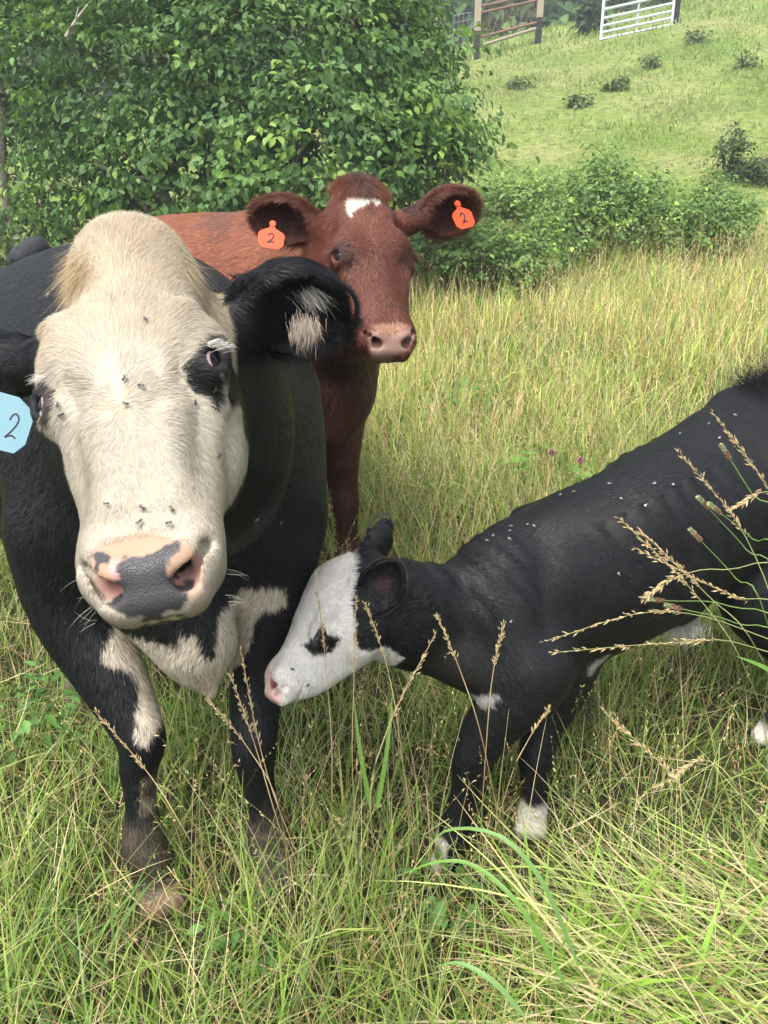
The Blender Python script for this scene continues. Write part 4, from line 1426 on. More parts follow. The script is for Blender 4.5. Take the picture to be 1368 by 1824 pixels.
def fly_mesh():
    V, F, mi = [], [], []
    def lump(c, r, n=6, m=8):
        b = len(V)
        for i in range(n + 1):
            th = math.pi * i / n
            for j in range(m):
                ph = 2 * math.pi * j / m
                V.append((c[0] + r[0] * math.cos(th), c[1] + r[1] * math.sin(th) * math.cos(ph), c[2] + r[2] * math.sin(th) * math.sin(ph)))
        for i in range(n):
            for j in range(m):
                F.append((b + i * m + j, b + (i + 1) * m + j, b + (i + 1) * m + (j + 1) % m, b + i * m + (j + 1) % m)); mi.append(0)
    lump((-.0018, 0, .0018), (.0026, .0013, .0012))
    lump((.0012, 0, .0020), (.0014, .0013, .0012))
    lump((.0030, 0, .0020), (.0008, .0011, .0008))
    for s in (1, -1):
        b = len(V)
        V.extend([(.001, .0004 * s, .0033), (-.002, .0002 * s, .0034), (-.0056, .0012 * s, .0030), (-.0030, .0026 * s, .0031)])
        F.append((b, b + 1, b + 2, b + 3)); mi.append(1)
        for lx in (-.001, .001, .002):
            b = len(V)
            V.extend([(lx, .0008 * s, .0016), (lx, .0030 * s, .0002), (lx + .0003, .0030 * s, .0002), (lx + .0003, .0008 * s, .0016)])
            F.append((b, b + 1, b + 2, b + 3)); mi.append(0)
    me = npmesh('fly', np.array(V), np.array(F), True, matidx=mi)
    me.materials.append(M_FLY); me.materials.append(M_WING)
    return me


FLY = fly_mesh()
PALE = FLY.copy(); PALE.materials[0] = mat('pale dusted fly', (.10, .105, .11), rough=.3, spec=.5); PALE.materials[1] = mat('pale fly wing', (.25, .26, .26), rough=.3, spec=.6)


def put_flies(cow, spots, mesh, size, group, seed):
    if not cow: return
    tree = BVHTree.FromPolygons(cow['V'].tolist(), cow['F'].tolist())
    r = np.random.default_rng(seed)
    for px, py, label in spots:
        d = nrm(P(px, py, 1) - CAM)
        hit, n, i, dist = tree.ray_cast(Vector(CAM), Vector(d))
        if hit is None: continue
        n = Vector(nrm(np.array(n)))
        o = bpy.data.objects.new('fly', mesh)
        COL.objects.link(o)
        o.location = hit + n * .0035
        o.rotation_mode = 'QUATERNION'
        q = n.to_track_quat('Z', 'Y')
        from mathutils import Quaternion
        o.rotation_quaternion = q @ Quaternion((0, 0, 1), r.random() * 6.28)
        o.scale = (size * (.85 + .3 * r.random()),) * 3
        tag(o, label, 'fly', group)


put_flies(hero, [
    (261, 572, 'small dark fly alone high on the forehead of the white faced cow'),
    (223, 678, 'dark fly just above the hair whorl on the cream face, upper of two'),
    (252, 691, 'dark fly right of and above the hair whorl on the cream face'),
    (227, 723, 'dark fly touching the right edge of the pinkish hair whorl'),
    (346, 720, 'dark fly directly below the black eye patch, wings spread'),
    (379, 694, 'dark fly on the lower right edge of the black eye patch'),
    (385, 814, 'dark fly alone on the right cheek of the white faced cow'),
    (104, 722, 'dark fly below the left edge eye of the white faced cow, upper of two'),
    (112, 740, 'dark fly below the left edge eye of the white faced cow, lower of two'),
    (192, 900, 'dark fly leftmost of those above the mottled nose'),
    (257, 908, 'dark fly in the middle of the upper three above the mottled nose'),
    (308, 910, 'dark fly at the right end of the upper row above the mottled nose'),
    (251, 933, 'dark fly nearest the nose, left one of the lower pair'),
    (302, 935, 'dark fly nearest the nose, right one of the lower pair'),
], FLY, .95, 'dark flies on the cream face', 61)
put_flies(hero, [
    (452, 923, 'pale fly on the black shoulder of the white faced cow, left one of two'),
    (498, 930, 'pale fly on the black shoulder of the white faced cow, right one of two'),
    (88, 530, 'pale fly on the black back beside the cream forehead'),
], PALE, 1.1, 'pale flies on the black cow', 62)
put_flies(red, [
    (698, 545, 'tiny fly above the pink nose of the red cow, left one of two'),
    (710, 546, 'tiny fly above the pink nose of the red cow, right one of two'),
    (661, 446, 'tiny fly midway down the face of the red cow'),
], FLY, 1.1, 'flies on the red cow', 63)
put_flies(calf, [
    (521, 1193, 'dark fly above the nostril on the calf\'s white muzzle'),
    (547, 1219, 'dark fly on the calf\'s white chin behind the nostril'),
], FLY, 1.1, 'dark flies on the calf muzzle', 64)
put_flies(calf, [(x, y, 'small pale fly resting on the black back of the calf') for x, y in
    ((757, 997), (869, 966), (880, 956), (908, 963), (909, 948), (912, 940), (941, 936), (953, 940), (1000, 884), (1022, 879), (1107, 891), (1163, 864), (1198, 864),
     (1212, 775), (1262, 758), (1281, 782), (1151, 900), (1087, 864), (1310, 742), (910, 1106), (1101, 1022))], PALE, 1.1, 'pale flies on the calf back', 65)
# ================================================================ the ground
def H(x, y):
    x = np.asarray(x, float); y = np.asarray(y, float)
    b = lerp_in(np.clip(y, -19, 119), [-20, 0, 1.3, 2, 3, 5, 8, 12, 20, 30, 45, 70, 120], [-.2, 0, 0, .03, .12, .40, .92, 2.0, 4.3, 6.9, 9.6, 13, 18])
    xx = np.clip(x, -12, 18)
    b = b + xx * (.05 * sstep(.8, 3.5, y) + .12 * sstep(8, 28, y))
    b = b - .10 * np.exp(-((x + 1.0)**2 / .25 + (y - 2.5)**2 / .5))
    b = b + .05 * vnoise2(x, y, .8) * sstep(2.5, 6, y) + .20 * vnoise2(x, y, .22, 5) * sstep(8, 16, y) + .012 * vnoise2(x, y, 4, 9)
    return b


def ground_at(px, py, lo=0.6, hi=90.0):
    """where the line of sight through that place of the photograph meets the ground"""
    t = np.geomspace(lo, hi, 1500)
    p = P(px, py, 1.0) - CAM
    q = CAM + t[:, None] * p
    k = np.nonzero(q[:, 2] < H(q[:, 0], q[:, 1]))[0]
    i = k[0] if len(k) else len(t) - 1
    g = q[i].copy(); g[2] = H(g[0], g[1])
    return g


def ground_material():
    m = bpy.data.materials.new('pasture soil and thatch'); m.use_nodes = True
    nt = m.node_tree; b = nt.nodes['Principled BSDF']
    b.inputs['Roughness'].default_value = .95; b.inputs['Specular IOR Level'].default_value = .1
    tc = nt.nodes.new('ShaderNodeTexCoord')
    def noise(s, d=6):
        n = nt.nodes.new('ShaderNodeTexNoise'); n.inputs['Scale'].default_value = s; n.inputs['Detail'].default_value = d
        nt.links.new(tc.outputs['Object'], n.inputs['Vector']); return n
    n1, n2, n3 = noise(.5), noise(7), noise(40)
    def ramp(src, pts):
        r = nt.nodes.new('ShaderNodeValToRGB')
        while len(r.color_ramp.elements) < len(pts): r.color_ramp.elements.new(.5)
        for e, (p_, c) in zip(r.color_ramp.elements, pts): e.position = p_; e.color = (*c, 1)
        nt.links.new(src, r.inputs[0]); return r
    r1 = ramp(n1.outputs[0], [(.35, (.150, .215, .055)), (.5, (.200, .255, .075)), (.62, (.260, .280, .110))])
    r2 = ramp(n2.outputs[0], [(.3, (.55, .60, .5)), (.5, (1, 1, 1)), (.7, (1.25, 1.2, 1.05))])
    r3 = ramp(n3.outputs[0], [(.3, (.5, .5, .45)), (.55, (1, 1, 1)), (.8, (1.3, 1.25, 1.1))])
    mx = nt.nodes.new('ShaderNodeMix'); mx.data_type = 'RGBA'; mx.blend_type = 'MULTIPLY'; mx.inputs[0].default_value = 1
    nt.links.new(r1.outputs[0], mx.inputs[6]); nt.links.new(r2.outputs[0], mx.inputs[7])
    m2 = nt.nodes.new('ShaderNodeMix'); m2.data_type = 'RGBA'; m2.blend_type = 'MULTIPLY'; m2.inputs[0].default_value = 1
    nt.links.new(mx.outputs[2], m2.inputs[6]); nt.links.new(r3.outputs[0], m2.inputs[7])
    # near the camera: dark thatch between the blades
    sp = nt.nodes.new('ShaderNodeSeparateXYZ'); nt.links.new(tc.outputs['Object'], sp.inputs[0])
    mr = nt.nodes.new('ShaderNodeMapRange'); mr.inputs[1].default_value = 3; mr.inputs[2].default_value = 9
    nt.links.new(sp.outputs[1], mr.inputs[0])
    m3 = nt.nodes.new('ShaderNodeMix'); m3.data_type = 'RGBA'
    nt.links.new(mr.outputs[0], m3.inputs[0]); m3.inputs[6].default_value = (.050, .052, .022, 1)
    nt.links.new(m2.outputs[2], m3.inputs[7]); nt.links.new(m3.outputs[2], b.inputs['Base Color'])
    bp = nt.nodes.new('ShaderNodeBump'); bp.inputs['Strength'].default_value = .8; bp.inputs['Distance'].default_value = .08
    nt.links.new(n3.outputs[0], bp.inputs['Height']); nt.links.new(bp.outputs[0], b.inputs['Normal'])
    return m


def build_ground():
    ys = np.concatenate([np.linspace(-18, 0, 20)[:-1], np.linspace(0, 12, 200)[:-1], np.linspace(12, 45, 180)[:-1], np.linspace(45, 118, 40)])
    xs = np.concatenate([np.linspace(-70, -12, 30)[:-1], np.linspace(-12, 20, 300)[:-1], np.linspace(20, 90, 30)])
    X, Y = np.meshgrid(xs, ys)
    Z = H(X, Y)
    n, m = X.shape
    V = np.stack([X.ravel(), Y.ravel(), Z.ravel()], -1)
    i, j = np.meshgrid(np.arange(n - 1), np.arange(m - 1), indexing='ij')
    F = np.stack([i * m + j, i * m + j + 1, (i + 1) * m + j + 1, (i + 1) * m + j], -1).reshape(-1, 4)
    o = link('ground', npmesh('ground', V, F, True), None, (ground_material(),))
    tag(o, 'sloping pasture ground rising from the animals to the far gates', 'ground', kind='structure')


M_GRASS = mat('grass', rough=.55, spec=.25, attr='Col', trans=.42)
M_STRAW = mat('dry grass', rough=.7, spec=.2, attr='Col', trans=.2)


def blades(pos, az, lean, curve, L, W, col, nseg, r, tipcol=None):
    """curved tapered blades; returns arrays for a mesh"""
    n = len(pos)
    d = np.stack([np.cos(az), np.sin(az), 0 * az], -1)
    side = np.stack([-np.sin(az), np.cos(az), 0 * az], -1)
    tw = r.normal(size=n) * .5
    side = nrm(side * np.cos(tw)[:, None] + A3(0, 0, 1) * np.sin(tw)[:, None] * .6 + d * np.sin(tw)[:, None] * .5)
    up = A3(0, 0, 1)
    rows = []; q = pos.copy()
    prev = q
    wig = r.normal(size=(n, 1)) * .12
    for k in range(nseg + 1):
        t = k / nseg
        if k:
            a = lean + curve * (t - .5 / nseg)
            step = d * np.sin(a)[:, None] + up * np.cos(a)[:, None] + side * wig * t
            q = q + step * (L / nseg)[:, None]
        w = (W * (1 - t**2.2 * .93) * (.75 + .25 * min(1, t * 4)))[:, None] * .5
        rows.append(q - side * w); rows.append(q + side * w)
    V = np.stack(rows, 1).reshape(-1, 3)
    nv = 2 * (nseg + 1)
    base = (np.arange(n) * nv)[:, None]
    F = np.concatenate([base + np.array([[2 * k, 2 * k + 1, 2 * k + 3, 2 * k + 2]]) for k in range(nseg)], 0)
    if tipcol is None: C = np.repeat(col, nv, 0)
    else:
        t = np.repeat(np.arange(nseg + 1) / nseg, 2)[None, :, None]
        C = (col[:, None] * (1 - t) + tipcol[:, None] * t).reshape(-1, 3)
    tips = q
    return V, F, np.clip(C, .001, 1), tips


def scatter(r, dens, y0, y1, pad=.9, k=.68):
    """random places on the ground between two distances, a little wider than the view"""
    ym = (y1 + y0) / 2
    n = int(dens * (y1 - y0) * 2 * (k * ym + pad))
    y = np.sqrt(r.random(n) * ((k * y1 + pad)**2 - (k * y0 + pad)**2) + (k * y0 + pad)**2)
    y = (y - pad) / k
    x = (r.random(n) * 2 - 1) * (k * y + pad)
    return x, y


def mix3(r, n, cols, wts, jit=.15):
    i = r.choice(len(cols), n, p=np.array(wts) / np.sum(wts))
    return np.array(cols)[i] * (1 + r.normal(size=(n, 1)) * jit)


def cat(parts):
    V = np.concatenate([p[0] for p in parts]); C = np.concatenate([p[2] for p in parts])
    off = np.cumsum([0] + [len(p[0]) for p in parts[:-1]])
    F = np.concatenate([p[1] + o for p, o in zip(parts, off)])
    return V, F, C


def seed_heads(tips, dirs, Lh, r, col, dens=9, size=.011, wid=.0022):
    """little spikelets crowded along the last part of a stalk"""
    n = len(tips)
    t = r.random((n, dens))
    base = tips[:, None, :] - dirs[:, None, :] * (t * Lh[:, None])[..., None]
    rd = r.normal(size=(n, dens, 3))
    dv = nrm(dirs[:, None, :] * 1.0 + rd * .38)
    ln = size * (.6 + .8 * r.random((n, dens, 1)))
    sd_ = nrm(np.cross(dv, r.normal(size=(n, dens, 3))))
    mid = base + dv * ln * .5
    tip = base + dv * ln
    w = wid * (.7 + .6 * r.random((n, dens, 1)))
    V = np.stack([base, mid + sd_ * w, tip, mid - sd_ * w], 2).reshape(-1, 3)
    F = np.arange(len(V)).reshape(-1, 4)
    C = np.repeat(np.repeat(col, dens, 0), 4, 0)
    return V, F, C


GREENS = [(.155, .265, .042), (.215, .345, .062), (.290, .400, .100), (.110, .200, .048), (.36, .44, .14), (.19, .28, .11)]
STRAWS = [(.46, .37, .19), (.57, .48, .28), (.37, .28, .14), (.50, .46, .25), (.32, .20, .09)]


FEET = [tuple(ground_at(*q)[:2]) for q in ((290, 1600), (800, 1535), (945, 1470))]


def build_grass():
    r = np.random.default_rng(101)
    parts = []
    # matted sward near the animals and the camera
    for (y0, y1, dens, L0, wd, ns) in ((.35, 1.3, 4600, .20, .0046, 4), (1.3, 2.4, 4400, .20, .0048, 4), (2.4, 4.2, 3200, .25, .0055, 3), (4.2, 7.0, 1700, .30, .0075, 3), (7.0, 9.5, 900, .24, .011, 2)):
        x, y = scatter(r, dens, y0, y1)
        cl = vnoise2(x, y, 3.0, 2) ; c2 = vnoise2(x, y, .9, 7)
        keep = r.random(len(x)) < .62 + .45 * cl
        x, y, cl, c2 = x[keep], y[keep], cl[keep], c2[keep]
        n = len(x)
        z = H(x, y) - .01
        L = L0 * (1 + .35 * cl + .25 * c2) * (.45 + r.random(n) * 1.0)
        az = r.random(n) * 2 * math.pi
        trod = sstep(.35, .9, x) * sstep(1.75, 1.3, y)           # flattened sward at the lower right
        for fx, fy in FEET:                                      # grazed short round the hooves
            L = L * (1 - .62 * np.exp(-((x - fx)**2 / .03 + (y - fy + .14)**2 / .05)))
        az = np.where(r.random(n) < .65 * trod, math.pi + r.normal(size=n) * .5, az)
        lean = np.abs(r.normal(size=n)) * .28 + .05 + trod * .6
        curve = .25 + r.random(n)**1.5 * 1.5
        col = mix3(r, n, GREENS, [3, 4, 3, 2, 2, 2], .16)
        dry = r.random(n) < (.17 + .14 * sstep(-.2, .6, c2) + .16 * sstep(2.6, 6, y) + .15 * trod)
        col = np.where(dry[:, None], mix3(r, n, STRAWS, [3, 3, 2, 3, 1], .15), col)
        yel = sstep(2.2, 6, y)[:, None]
        col = col * (1 + yel * np.array([[.55, .35, .45]]))
        W = wd * (.5 + r.random(n)) * np.where(dry, .6, 1)
        base_col = col * np.array([[.95, .95, .8]])
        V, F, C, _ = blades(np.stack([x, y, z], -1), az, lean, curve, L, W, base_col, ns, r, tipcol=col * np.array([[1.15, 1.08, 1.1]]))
        parts.append((V, F, C))
    # grazed turf up the hill
    for (y0, y1, dens, L0, wd) in ((8.6, 14, 560, .085, .011), (14, 24, 230, .11, .020), (24, 42, 60, .17, .045)):
        x, y = scatter(r, dens, y0, y1, pad=1.0)
        cl = vnoise2(x, y, 1.2, 2); c2 = vnoise2(x, y, .35, 7)
        keep = (r.random(len(x)) < .55 + .55 * cl) & (x > -.45 * y - 2)
        x, y, cl, c2 = x[keep], y[keep], cl[keep], c2[keep]
        n = len(x)
        L = L0 * (.5 + r.random(n)) * (1 + .5 * cl)
        col = mix3(r, n, [(.175, .300, .055), (.220, .335, .072), (.285, .365, .100), (.130, .225, .045), (.34, .34, .14)], [3, 4, 3, 1.5, 1.2], .14) * (1 + .16 * c2[:, None])
        dryp = sstep(.25, .55, vnoise2(x * .8, y * 1.3, .45, 21) + .12 * r.normal(size=n))[:, None]
        col = col * (1 - .6 * dryp) + np.array([[.40, .36, .19]]) * .6 * dryp
        V, F, C, _ = blades(np.stack([x, y, H(x, y) - .01], -1), r.random(n) * 6.28, .2 + r.random(n) * .6, .3 + r.random(n), L, wd * (.6 + r.random(n)), col, 2, r)
        parts.append((V, F, C))
    V, F, C = cat(parts)
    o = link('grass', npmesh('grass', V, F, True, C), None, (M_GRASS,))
    tag(o, 'long green pasture grass covering the slope round the animals', 'grass', kind='stuff')

    # dry stalks with seed heads
    parts = []
    for (y0, y1, dens, L0, wd, nh, sz) in ((.55, 1.2, 130, .40, .0012, 14, .008), (1.2, 2.6, 210, .50, .0014, 13, .009), (2.6, 4.5, 190, .52, .0024, 9, .013), (4.5, 8.6, 130, .46, .0040, 6, .019)):
        x, y = scatter(r, dens * 1.6, y0, y1)
        c2 = vnoise2(x, y, 1.1, 13)
        keep = r.random(len(x)) < .55 + .6 * c2
        x, y = x[keep], y[keep]
        n = len(x)
        L = L0 * (.55 + .7 * r.random(n))
        L = np.where((y < 1.0) , L * .72, L)
        az = r.random(n) * 6.28
        col = mix3(r, n, STRAWS, [4, 4, 1.5, 3, .8], .12)
        grn = r.random(n) < .3
        col = np.where(grn[:, None], np.array([[.30, .33, .12]]), col)
        lean = np.abs(r.normal(size=n)) * .28 + .03; curve = r.random(n) * .8
        V, F, C, tips = blades(np.stack([x, y, H(x, y)], -1), az, lean, curve, L, np.full(n, wd), col, 5, r)
        parts.append((V, F, C))
        a = lean + curve * .9
        d = np.stack([np.cos(az) * np.sin(a), np.sin(az) * np.sin(a), np.cos(a)], -1)
        parts.append(seed_heads(tips, d, .10 + .05 * r.random(n), r, col * np.array([[1.05, .92, .85]]), nh, sz, sz * .16))
    # flattened swathe of dry grass at the lower right
    n = 1300
    x = .36 + .9 * r.random(n)**.8; y = .72 + .62 * r.random(n)
    az = math.pi + r.normal(size=n) * .6 - .15
    V, F, C, _ = blades(np.stack([x, y, H(x, y) + .02 + .13 * r.random(n)], -1), az, 1.15 + r.normal(size=n) * .22, .25 + r.normal(size=n) * .3, .20 + .25 * r.random(n), .0014 + .0058 * r.random(n)**2.5, mix3(r, n, STRAWS + [(.42, .46, .16), (.30, .42, .10)], [2, 3, 1, 2, .6, 5, 5], .16), 5, r)
    parts.append((V, F, C))
    # dead leaves and stems lying in the sward
    x, y = scatter(r, 240, .5, 4.5)
    n = len(x)
    trod = sstep(.3, .8, x) * sstep(1.9, 1.3, y)
    az = np.where(r.random(n) < trod, math.pi + r.normal(size=n) * .35, r.random(n) * 6.28)
    V, F, C, _ = blades(np.stack([x, y, H(x, y) + .03 + .10 * r.random(n)], -1), az, 1.0 + r.random(n) * .5, r.normal(size=n) * .8, .09 + .17 * r.random(n), .0009 + .0014 * r.random(n) + .0004 * y, mix3(r, n, STRAWS, [3, 3, 2, 3, 1], .15), 4, r)
    parts.append((V, F, C))
    V, F, C = cat(parts)
    o = link('dry_grass', npmesh('dry_grass', V, F, True, C), None, (M_STRAW,))
    tag(o, 'thin straw coloured seed stalks standing and lying among the green grass', 'dry grass', kind='stuff')


def leaf_cloud(pos, nor, axis, L, W, col, r, fold=.25, droop=.2):
    """oval pointed leaves, each a folded two-sided blade of six corners"""
    n = len(pos)
    ax = nrm(axis - nor * (axis * nor).sum(1, keepdims=True))
    sd_ = np.cross(nor, ax)
    L = L[:, None]; W = W[:, None] * .5
    b = pos
    m1 = pos + ax * L * .33 - nor * L * .02
    m2 = pos + ax * L * .70 - nor * L * droop * .3
    t = pos + ax * L - nor * L * droop
    V = np.stack([b, m1 + sd_ * W + nor * W * fold, m2 + sd_ * W * .72 + nor * W * fold, t, m2 - sd_ * W * .72 + nor * W * fold, m1 - sd_ * W + nor * W * fold, m2], 1).reshape(-1, 3)
    k = (np.arange(n) * 7)[:, None]
    F = np.concatenate([k + [[0, 1, 2, 6]], k + [[6, 2, 3, 3]], k + [[0, 6, 4, 5]], k + [[6, 3, 4, 4]]], 0)
    tri = F[:, 2] == F[:, 3]
    q = F[~tri]; t3 = F[tri][:, :3]
    C = np.repeat(np.clip(col, .002, 1), 7, 0)
    return V, q, t3, C


def leaf_object(name, clouds, material, parent=None, origin=(0, 0, 0)):
    V = np.concatenate([c[0] for c in clouds]); C = np.concatenate([c[3] for c in clouds])
    off = np.cumsum([0] + [len(c[0]) for c in clouds[:-1]])
    q = np.concatenate([c[1] + o for c, o in zip(clouds, off)]); t = np.concatenate([c[2] + o for c, o in zip(clouds, off)])
    me = npmesh(name, V - np.asarray(origin), np.concatenate([q.ravel(), t.ravel()]), True, C, nloop=[4] * len(q) + [3] * len(t))
    return link(name, me, parent, (material,))


M_LEAF = mat('broad leaf', rough=.55, spec=.28, attr='Col', trans=.35)
M_BARK = mat('bark', (.085, .070, .055), rough=.9, bump=(30, .8, .02), var=(12, .6, (.17, .16, .14)))


def limb_mesh(paths, sides=8):
    """tapered tubes along polylines: [(points, r0, r1), ...]"""
    Vs, Fs = [], []; b = 0
    for pts, r0, r1 in paths:
        pts = np.asarray(pts, float)
        m = max(2, (len(pts) - 1) * 5 + 1)
        t = np.arange(len(pts)); tt = np.linspace(0, len(pts) - 1, m)
        q = np.stack([lerp_in(tt, t, pts[:, i]) for i in range(3)], -1)
        d = nrm(np.gradient(q, axis=0))
        ref = np.where(np.abs(d[:, 2:]) > .9, A3(1, 0, 0), A3(0, 0, 1))
        s_ = nrm(np.cross(d, ref)); u = np.cross(d, s_)
        R = (r0 + (r1 - r0) * tt / tt[-1])
        a = np.arange(sides) * 2 * math.pi / sides
        ring = q[:, None] + (s_[:, None] * np.cos(a)[None, :, None] + u[:, None] * np.sin(a)[None, :, None]) * R[:, None, None]
        Vs.append(ring.reshape(-1, 3))
        i, j = np.meshgrid(np.arange(m - 1), np.arange(sides), indexing='ij')
        Fs.append(b + np.stack([i * sides + j, i * sides + (j + 1) % sides, (i + 1) * sides + (j + 1) % sides, (i + 1) * sides + j], -1).reshape(-1, 4))
        b += m * sides
    return np.concatenate(Vs), np.concatenate(Fs)


def tree(label, base, lobes, nclump, per, leaf, cols, seed, group=None, trunk_r=.06, name='tree', stems=3, cat_='tree', droop=.6, up=.45, spray=.16, shell=.55, extra=None):
    """lobes: [(centre, radii, weight)]; clumps of leaves through the crown, denser towards its outside"""
    r = np.random.default_rng(seed)
    root = empty(name, base)
    wts = np.array([l[2] for l in lobes], float); wts /= wts.sum()
    k = r.choice(len(lobes), nclump, p=wts)
    C = np.array([l[0] for l in lobes]); R = np.array([l[1] for l in lobes])
    d = nrm(r.normal(size=(nclump, 3)))
    rad = shell + (1.05 - shell) * r.random(nclump)**.7
    big = R.max() > .6
    if big:
        rad *= 1 + .24 * vnoise(d * R[k] * 2.2 + C[k], 1.6, seed % 17)
    cen = C[k] + d * R[k] * rad[:, None]
    if big:                                              # loose places where the light comes through
        cen = cen[vnoise(cen, 1.9, seed % 13) > -.30 - .5 * r.random(len(cen))]
        d = nrm((cen[:, None] - C[None])[np.arange(len(cen)), 0 * np.arange(len(cen))]) if False else d[:len(cen)] * 0 + nrm(cen - (C * wts[:, None]).sum(0))
        k = k[:len(cen)] * 0; nclump = len(cen)
        rr0 = np.array([1.0, .8, .9])
        out = nrm(d / rr0 + r.normal(size=d.shape) * .35)
    cen[:, 2] = np.maximum(cen[:, 2], H(cen[:, 0], cen[:, 1]) + .05)
    out = out if big else nrm(d / R[k])
    out = nrm(out + A3(0, 0, .35))
    # leaves of each spray run along a drooping twig
    tw = nrm((out * .6 + r.normal(size=(nclump, 3)) * .5) * A3(1, 1, .5 if big else 1) + A3(0, 0, -.25 * droop))
    s = r.random((nclump, per))
    size = spray * (.6 + .9 * r.random((nclump, 1)))
    off = tw[:, None] * (s * size * 2.0)[..., None] + r.normal(size=(nclump, per, 3)) * (size[..., None] * .46) * A3(1, 1, .34 if big else .8)
    off[..., 2] -= (s**2 * size * droop)
    pos = (cen[:, None] + off).reshape(-1, 3)
    n = len(pos)
    on = np.repeat(out, per, 0)
    nor = nrm(on * .55 + A3(0, 0, up) + r.normal(size=(n, 3)) * .36)
    axv = nrm(np.repeat(tw, per, 0) * .5 + r.normal(size=(n, 3)) * .55 + A3(0, 0, -droop))
    L = leaf * (.42 + .95 * r.random(n))
    tone = np.clip(r.random(nclump) * .6 + .2 + .35 * vnoise(cen, 1.3, 3.3), 0, .999)
    ci = np.clip((tone * len(cols)).astype(int), 0, len(cols) - 1)
    col = np.array(cols)[ci]
    young = (r.random(nclump) < .16)[:, None]
    col = np.where(young, col * np.array([[1.6, 1.45, 1.1]]), col)
    col = np.repeat(col, per, 0) * (1 + r.normal(size=(n, 1)) * .16)
    leaf_object('crown', [leaf_cloud(pos, nor, axv, L, L * .62, col, r)], M_LEAF, root, base)
    paths = []
    base = np.asarray(base, float)
    for i in range(stems):
        l = lobes[i % len(lobes)]
        tip = np.array(l[0]) + r.normal(size=3) * np.array(l[1]) * .3
        mid = base * .5 + tip * .5 + r.normal(size=3) * .12 + A3(0, 0, .1)
        b0 = base + A3(r.normal() * .06, r.normal() * .06, -.1)
        paths.append(([b0, mid, tip], trunk_r, trunk_r * .3))
        for _ in range(4):
            e = tip + nrm(r.normal(size=3)) * np.array(l[1]) * .8
            paths.append(([mid * .4 + tip * .6, (mid + e) / 2 + r.normal(size=3) * .05, e], trunk_r * .35, .006))
    if extra: paths += extra
    V, F = limb_mesh(paths)
    link('trunk', npmesh('trunk', V - base, F, True), root, (M_BARK,))
    tag(root, label, cat_, group, 'thing')
    return root


if True:
    build_ground()
    build_grass()
# ================================================================ trees and bushes
TC = [(.055, .120, .032), (.075, .160, .042), (.105, .205, .052), (.145, .250, .062), (.085, .165, .056)]
BC = [(.110, .200, .055), (.145, .255, .070), (.190, .310, .085), (.235, .350, .105)]


